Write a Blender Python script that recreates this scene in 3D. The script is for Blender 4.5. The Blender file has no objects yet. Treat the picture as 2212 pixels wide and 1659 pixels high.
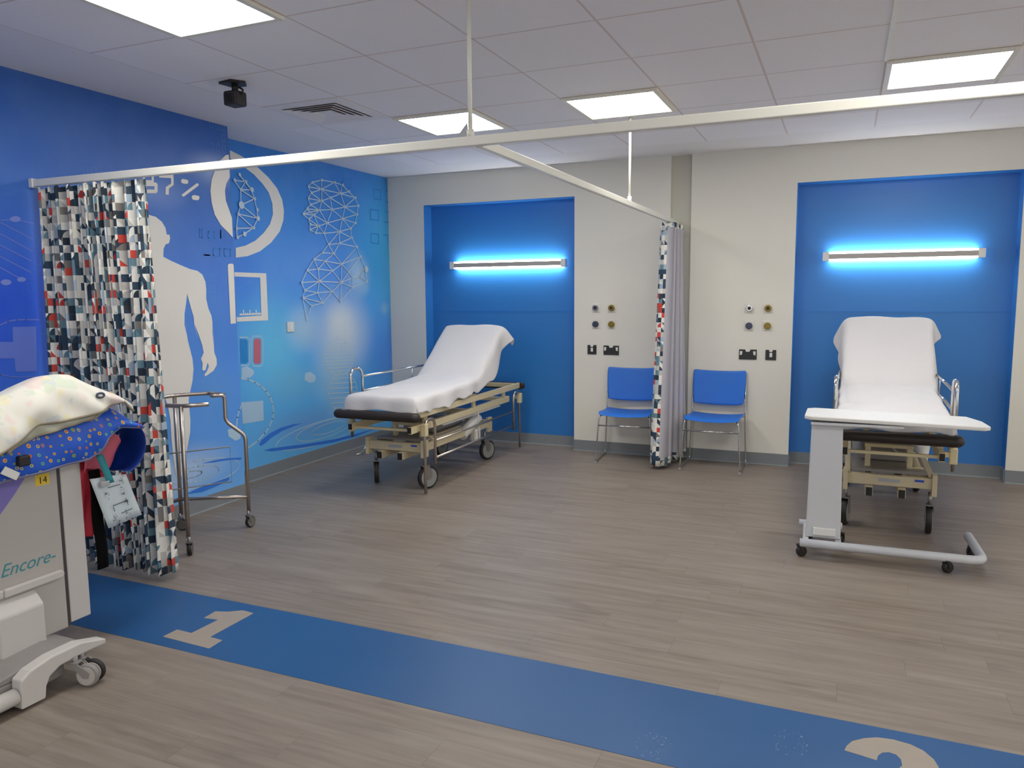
import bpy, bmesh, math, random
from mathutils import Vector, Matrix, Euler
S = bpy.context.scene
C = S.collection
PI = math.pi
# ---------------------------------------------------------------- camera, light, exposure
H = 2.6745; YB = 6.5645; XN = 0.297; YS = 4.03          # ceiling height, back wall, near left wall, its end
cam_d = bpy.data.cameras.new('camera'); cam = bpy.data.objects.new('camera', cam_d); C.objects.link(cam)
S.camera = cam
cam_d.sensor_fit = 'HORIZONTAL'; cam_d.sensor_width = 36.0
cam_d.lens = 1653.63 / 2212 * 36.0
cam_d.clip_start = 0.05
YAW, PIT, ROL = -0.4092, 0.1163, -0.0077
F_ = Vector((math.sin(YAW)*math.cos(PIT), math.cos(YAW)*math.cos(PIT), -math.sin(PIT)))
R_ = Vector((math.cos(YAW), -math.sin(YAW), 0)); U_ = R_.cross(F_)
R2 = math.cos(ROL)*R_ + math.sin(ROL)*U_; U2 = -math.sin(ROL)*R_ + math.cos(ROL)*U_
M = Matrix((R2, U2, -F_)).transposed().to_4x4(); M.translation = Vector((4.346, -0.2927, 1.4815))
cam.matrix_world = M
w = bpy.data.worlds.new('world'); S.world = w; w.use_nodes = True
w.node_tree.nodes['Background'].inputs[0].default_value = (1.0, 0.99, 0.95, 1)   # even fill light added for the unseen lit ward behind and to the right
w.node_tree.nodes['Background'].inputs[1].default_value = 0.95
S.view_settings.view_transform = 'Standard'; S.view_settings.look = 'None'
S.view_settings.exposure = 0.0; S.view_settings.gamma = 1.0; S.view_settings.use_curve_mapping = False
PANEL = 19.0        # emission of the ceiling panels
STRIP = 34.0       # emission of the glass edges of the bed head lamps
LIGHTS = [  # west edge x, south edge y, label
    (1.4936, 2.4877-.6, 'bright square ceiling light panel nearest the camera, top left'),
    (1.4936, 2.4877+1.8, 'small far ceiling light panel partly behind the vertical hanger rod'),
    (1.4936+1.2, 2.4877+1.8, 'ceiling light panel above the side curtain rail, middle of the far row'),
    (1.4936+3.0, 2.4877+1.8, 'ceiling light panel at the right, just above the long curtain rail'),
    (1.4936+3.0, 2.4877-.6, 'ceiling light panel above the numbered strip, right of the camera'),
    (1.4936+6.0, 2.4877+1.8, 'ceiling light panel near the right wall, far row'),
    (1.4936+.0, 2.4877-3.0, 'ceiling light panel behind the camera on the left'),
    (1.4936+3.0, 2.4877-3.0, 'ceiling light panel behind the camera in the middle'),
    (1.4936+6.0, 2.4877-1.2, 'ceiling light panel near the right wall, behind the camera'),
]
# ---------------------------------------------------------------- helpers
def lin(c):
    return tuple(((v/255)/12.92 if v/255 <= .04045 else ((v/255+.055)/1.055)**2.4) for v in c)
MATS = {}
def mat(name, rgb, rough=.5, metal=0., spec=.5, noise=0.0, nscale=30., bump=0., bscale=200., emit=None, es=0., alpha=None, trans=0.):
    m = bpy.data.materials.new(name); m.use_nodes = True; nt = m.node_tree
    b = nt.nodes['Principled BSDF']; col = lin(rgb)
    b.inputs['Base Color'].default_value = (*col, 1); b.inputs['Roughness'].default_value = rough
    b.inputs['Metallic'].default_value = metal; b.inputs['Specular IOR Level'].default_value = spec
    if trans: b.inputs['Transmission Weight'].default_value = trans
    if noise or bump:
        tc = nt.nodes.new('ShaderNodeTexCoord'); n = nt.nodes.new('ShaderNodeTexNoise')
        n.inputs['Scale'].default_value = nscale; n.inputs['Detail'].default_value = 4
        nt.links.new(tc.outputs['Object'], n.inputs['Vector'])
        if noise:
            mp = nt.nodes.new('ShaderNodeMapRange'); mp.inputs[3].default_value = 1-noise; mp.inputs[4].default_value = 1+noise
            nt.links.new(n.outputs[0], mp.inputs[0])
            mx = nt.nodes.new('ShaderNodeVectorMath'); mx.operation = 'SCALE'; mx.inputs[0].default_value = col
            nt.links.new(mp.outputs[0], mx.inputs[3]); nt.links.new(mx.outputs[0], b.inputs['Base Color'])
        if bump:
            n2 = nt.nodes.new('ShaderNodeTexNoise'); n2.inputs['Scale'].default_value = bscale
            nt.links.new(tc.outputs['Object'], n2.inputs['Vector'])
            bp = nt.nodes.new('ShaderNodeBump'); bp.inputs['Strength'].default_value = bump; bp.inputs['Distance'].default_value = .01
            nt.links.new(n2.outputs[0], bp.inputs['Height']); nt.links.new(bp.outputs[0], b.inputs['Normal'])
    if emit:
        b.inputs['Emission Color'].default_value = (*lin(emit), 1); b.inputs['Emission Strength'].default_value = es
    MATS[name] = m
    return m
class NT:
    """small node-graph builder"""
    def __init__(s, name, rough=.5):
        s.m = bpy.data.materials.new(name); s.m.use_nodes = True; s.t = s.m.node_tree
        s.b = s.t.nodes['Principled BSDF']; s.b.inputs['Roughness'].default_value = rough; MATS[name] = s.m
    def put(s, sock, v):
        if isinstance(v, bpy.types.NodeSocket): s.t.links.new(v, sock)
        elif v is not None: sock.default_value = v
    def pos(s):
        return s.t.nodes.new('ShaderNodeNewGeometry').outputs['Position']
    def obj(s): return s.t.nodes.new('ShaderNodeTexCoord').outputs['Object']
    def uv(s): return s.t.nodes.new('ShaderNodeTexCoord').outputs['UV']
    def sep(s, v):
        n = s.t.nodes.new('ShaderNodeSeparateXYZ'); s.put(n.inputs[0], v); return n.outputs
    def comb(s, x=0., y=0., z=0.):
        n = s.t.nodes.new('ShaderNodeCombineXYZ')
        for i, v in enumerate((x, y, z)): s.put(n.inputs[i], v)
        return n.outputs[0]
    def m_(s, op, a, b=None, c=None):
        n = s.t.nodes.new('ShaderNodeMath'); n.operation = op
        for i, v in enumerate((a, b, c)):
            if v is not None: s.put(n.inputs[i], v)
        return n.outputs[0]
    def mix(s, f, a, b):
        n = s.t.nodes.new('ShaderNodeMix'); n.data_type = 'RGBA'
        s.put(n.inputs[0], f)
        for i, v in ((6, a), (7, b)):
            s.put(n.inputs[i], (*lin(v), 1) if isinstance(v, tuple) else v)
        return n.outputs[2]
    def noise(s, v, scale, detail=2., out=0, rough=.5):
        n = s.t.nodes.new('ShaderNodeTexNoise'); s.put(n.inputs['Vector'], v); n.inputs['Scale'].default_value = scale
        n.inputs['Detail'].default_value = detail; n.inputs['Roughness'].default_value = rough; return n.outputs[out]
    def white(s, v, out=0):
        n = s.t.nodes.new('ShaderNodeTexWhiteNoise'); n.noise_dimensions = '3D'; s.put(n.inputs[0], v); return n.outputs[out]
    def ramp(s, f, stops, mode='LINEAR'):
        n = s.t.nodes.new('ShaderNodeValToRGB'); s.put(n.inputs[0], f); r = n.color_ramp; r.interpolation = mode
        while len(r.elements) < len(stops): r.elements.new(.5)
        for e, (p, c) in zip(r.elements, stops): e.position = p; e.color = (*lin(c), 1)
        return n.outputs[0]
    def mapr(s, v, a, b, c, d):
        n = s.t.nodes.new('ShaderNodeMapRange'); n.interpolation_type = 'SMOOTHSTEP'
        for i, q in enumerate((v, a, b, c, d)): s.put(n.inputs[i], q)
        return n.outputs[0]
    def out(s, col): s.put(s.b.inputs['Base Color'], col); return s.m
class MB:
    """collects faces, builds ONE mesh object"""
    def __init__(s): s.bm = bmesh.new(); s.uvs = None
    def poly(s, pts, mi=0):
        f = s.bm.faces.new([s.bm.verts.new(p) for p in pts]); f.material_index = mi; return f
    def box(s, x0, x1, y0, y1, z0, z1, mi=0, bev=0.):
        b = bmesh.new(); bmesh.ops.create_cube(b, size=1)
        for v in b.verts: v.co = Vector((x0+(v.co.x+.5)*(x1-x0), y0+(v.co.y+.5)*(y1-y0), z0+(v.co.z+.5)*(z1-z0)))
        if bev: bmesh.ops.bevel(b, geom=b.edges[:], offset=bev, segments=2, affect='EDGES', profile=.5)
        s.add(b, mi); return s
    def add(s, b, mi=0, mtx=None):
        if mtx is not None: b.transform(mtx)
        vm = {v: s.bm.verts.new(v.co) for v in b.verts}
        for f in b.faces:
            try: g = s.bm.faces.new([vm[v] for v in f.verts]); g.material_index = mi; g.smooth = f.smooth
            except ValueError: pass
        b.free()
    def tube(s, pts, r, seg=10, mi=0, cap=True, bend=0.):
        pts = [Vector(p) for p in pts]
        if bend:
            q = [pts[0]]
            for i in range(1, len(pts)-1):
                a, p, c = pts[i-1], pts[i], pts[i+1]
                d1 = (a-p); d2 = (c-p); bb = min(bend, d1.length*.49, d2.length*.49)
                p0 = p+d1.normalized()*bb; p2 = p+d2.normalized()*bb
                for k in range(6):
                    t = k/5; q.append(p0*(1-t)**2+p*2*t*(1-t)+p2*t*t)
            q.append(pts[-1]); pts = q
        rings = []; n = len(pts); ref = None
        for i, p in enumerate(pts):
            t = (pts[min(i+1, n-1)]-pts[max(i-1, 0)]).normalized()
            if ref is None:
                ref = t.orthogonal().normalized()
            ref = (ref - t*ref.dot(t)).normalized(); bn = t.cross(ref)
            rr = r[i] if isinstance(r, (list, tuple)) else r
            rings.append([s.bm.verts.new(p+ref*rr*math.cos(2*PI*k/seg)+bn*rr*math.sin(2*PI*k/seg)) for k in range(seg)])
        for a, b in zip(rings, rings[1:]):
            for k in range(seg):
                f = s.bm.faces.new((a[k], a[(k+1) % seg], b[(k+1) % seg], b[k])); f.smooth = True; f.material_index = mi
        if cap:
            for rg in (rings[0][::-1], rings[-1]):
                f = s.bm.faces.new(rg); f.material_index = mi
        return s
    def bar(s, a, b, w, h, mi=0, up=(0, 0, 1)):
        a = Vector(a); b = Vector(b); t = (b-a).normalized(); side = t.cross(Vector(up)).normalized(); u = side.cross(t)
        v = [[s.bm.verts.new(p+side*sx*w/2+u*sz*h/2) for sx, sz in ((-1, -1), (1, -1), (1, 1), (-1, 1))] for p in (a, b)]
        fs = [v[0][::-1], v[1]]+[[v[0][k], v[0][(k+1) % 4], v[1][(k+1) % 4], v[1][k]] for k in range(4)]
        for f in fs: g = s.bm.faces.new(f); g.material_index = mi
        return s
    def disc(s, c, ax, r, h, seg=24, mi=0, bev=0.):
        """cylinder centred at c, axis ax"""
        b = bmesh.new(); bmesh.ops.create_cone(b, cap_ends=True, segments=seg, radius1=r, radius2=r, depth=h)
        for f in b.faces: f.smooth = len(f.verts) == 4
        if bev:
            bmesh.ops.bevel(b, geom=[e for e in b.edges if len(e.link_faces) == 2 and abs(e.link_faces[0].normal.dot(e.link_faces[1].normal)) < .3],
                            offset=bev, segments=3, affect='EDGES', profile=.5)
        q = Vector((0, 0, 1)).rotation_difference(Vector(ax)).to_matrix().to_4x4(); q.translation = Vector(c)
        s.add(b, mi, q); return s
    def prism(s, pts, a0, a1, axis='x', mi=0):
        """2-D outline pts extruded along an axis"""
        def P(p, a): return {'x': (a, p[0], p[1]), 'y': (p[0], a, p[1]), 'z': (p[0], p[1], a)}[axis]
        lo = [s.bm.verts.new(P(p, a0)) for p in pts]; hi = [s.bm.verts.new(P(p, a1)) for p in pts]
        n = len(pts)
        for f in [lo[::-1], hi]+[[lo[i], lo[(i+1) % n], hi[(i+1) % n], hi[i]] for i in range(n)]:
            g = s.bm.faces.new(f); g.material_index = mi
        return s
    def build(s, name, m, parent=None, tri=False, bevel=0., solid=0., subsurf=0, smooth=False, recalc=True):
        s.bm.normal_update()
        if tri: bmesh.ops.triangulate(s.bm, faces=[f for f in s.bm.faces if len(f.verts) > 4])
        if recalc: bmesh.ops.recalc_face_normals(s.bm, faces=s.bm.faces[:])
        me = bpy.data.meshes.new(name); s.bm.to_mesh(me); s.bm.free()
        for mm in (m if isinstance(m, (list, tuple)) else [m]): me.materials.append(mm)
        o = bpy.data.objects.new(name, me); C.objects.link(o)
        if parent: o.parent = parent
        if smooth:
            for p in me.polygons: p.use_smooth = True
        if solid:
            md = o.modifiers.new('solid', 'SOLIDIFY'); md.thickness = solid; md.offset = 0
        if subsurf:
            md = o.modifiers.new('sub', 'SUBSURF'); md.levels = subsurf; md.render_levels = subsurf
        if bevel:
            md = o.modifiers.new('bevel', 'BEVEL'); md.width = bevel; md.segments = 2; md.limit_method = 'ANGLE'
        return o
def grid_mesh(name, P, m, parent=None, uv=None, mi=None, solid=0., off=0, subsurf=0, sol_off=0.):
    """P[i][j] points; uv[i][j]; mi(i,j)->material index"""
    n, k = len(P), len(P[0])
    vs = [tuple(p) for row in P for p in row]
    fs = [(i*k+j, (i+1)*k+j, (i+1)*k+j+1, i*k+j+1) for i in range(n-1) for j in range(k-1)]
    me = bpy.data.meshes.new(name); me.from_pydata(vs, [], fs)
    if uv:
        l = me.uv_layers.new(name='UVMap')
        for li, lo in enumerate(me.loops):
            v = lo.vertex_index; l.data[li].uv = uv[v//k][v % k]
    for mm in (m if isinstance(m, (list, tuple)) else [m]): me.materials.append(mm)
    for pi_, p in enumerate(me.polygons):
        p.use_smooth = True
        if mi: p.material_index = mi(pi_//(k-1), pi_ % (k-1))
    o = bpy.data.objects.new(name, me); C.objects.link(o)
    if parent: o.parent = parent
    if solid:
        md = o.modifiers.new('solid', 'SOLIDIFY'); md.thickness = solid; md.offset = sol_off
        if off: md.material_offset = off
    if subsurf:
        md = o.modifiers.new('sub', 'SUBSURF'); md.levels = subsurf; md.render_levels = subsurf
    return o
def tag(o, label, cat, group=None):
    o['label'] = label; o['category'] = cat
    if group: o['group'] = group
    return o
def thing(name, label, cat, loc=(0, 0, 0), rz=0., group=None):
    o = bpy.data.objects.new(name, None); C.objects.link(o); o.empty_display_size = .1
    o.location = loc; o.rotation_euler = (0, 0, rz); return tag(o, label, cat, group)
def struct(o, label=None):
    o['kind'] = 'structure'
    if label: o['label'] = label
    return o
def text_mesh(name, txt, size, m, parent, mtx, shear=0., ext=.0006):
    cu = bpy.data.curves.new(name, 'FONT'); cu.body = txt; cu.size = size; cu.shear = shear; cu.extrude = ext
    to = bpy.data.objects.new(name+'_tmp', cu); C.objects.link(to)
    dg = bpy.context.evaluated_depsgraph_get(); me = bpy.data.meshes.new_from_object(to.evaluated_get(dg))
    bpy.data.objects.remove(to); bpy.data.curves.remove(cu)
    me.name = name; me.transform(mtx); me.materials.clear(); me.materials.append(m)
    o = bpy.data.objects.new(name, me); C.objects.link(o)
    if parent: o.parent = parent
    return o
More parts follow.
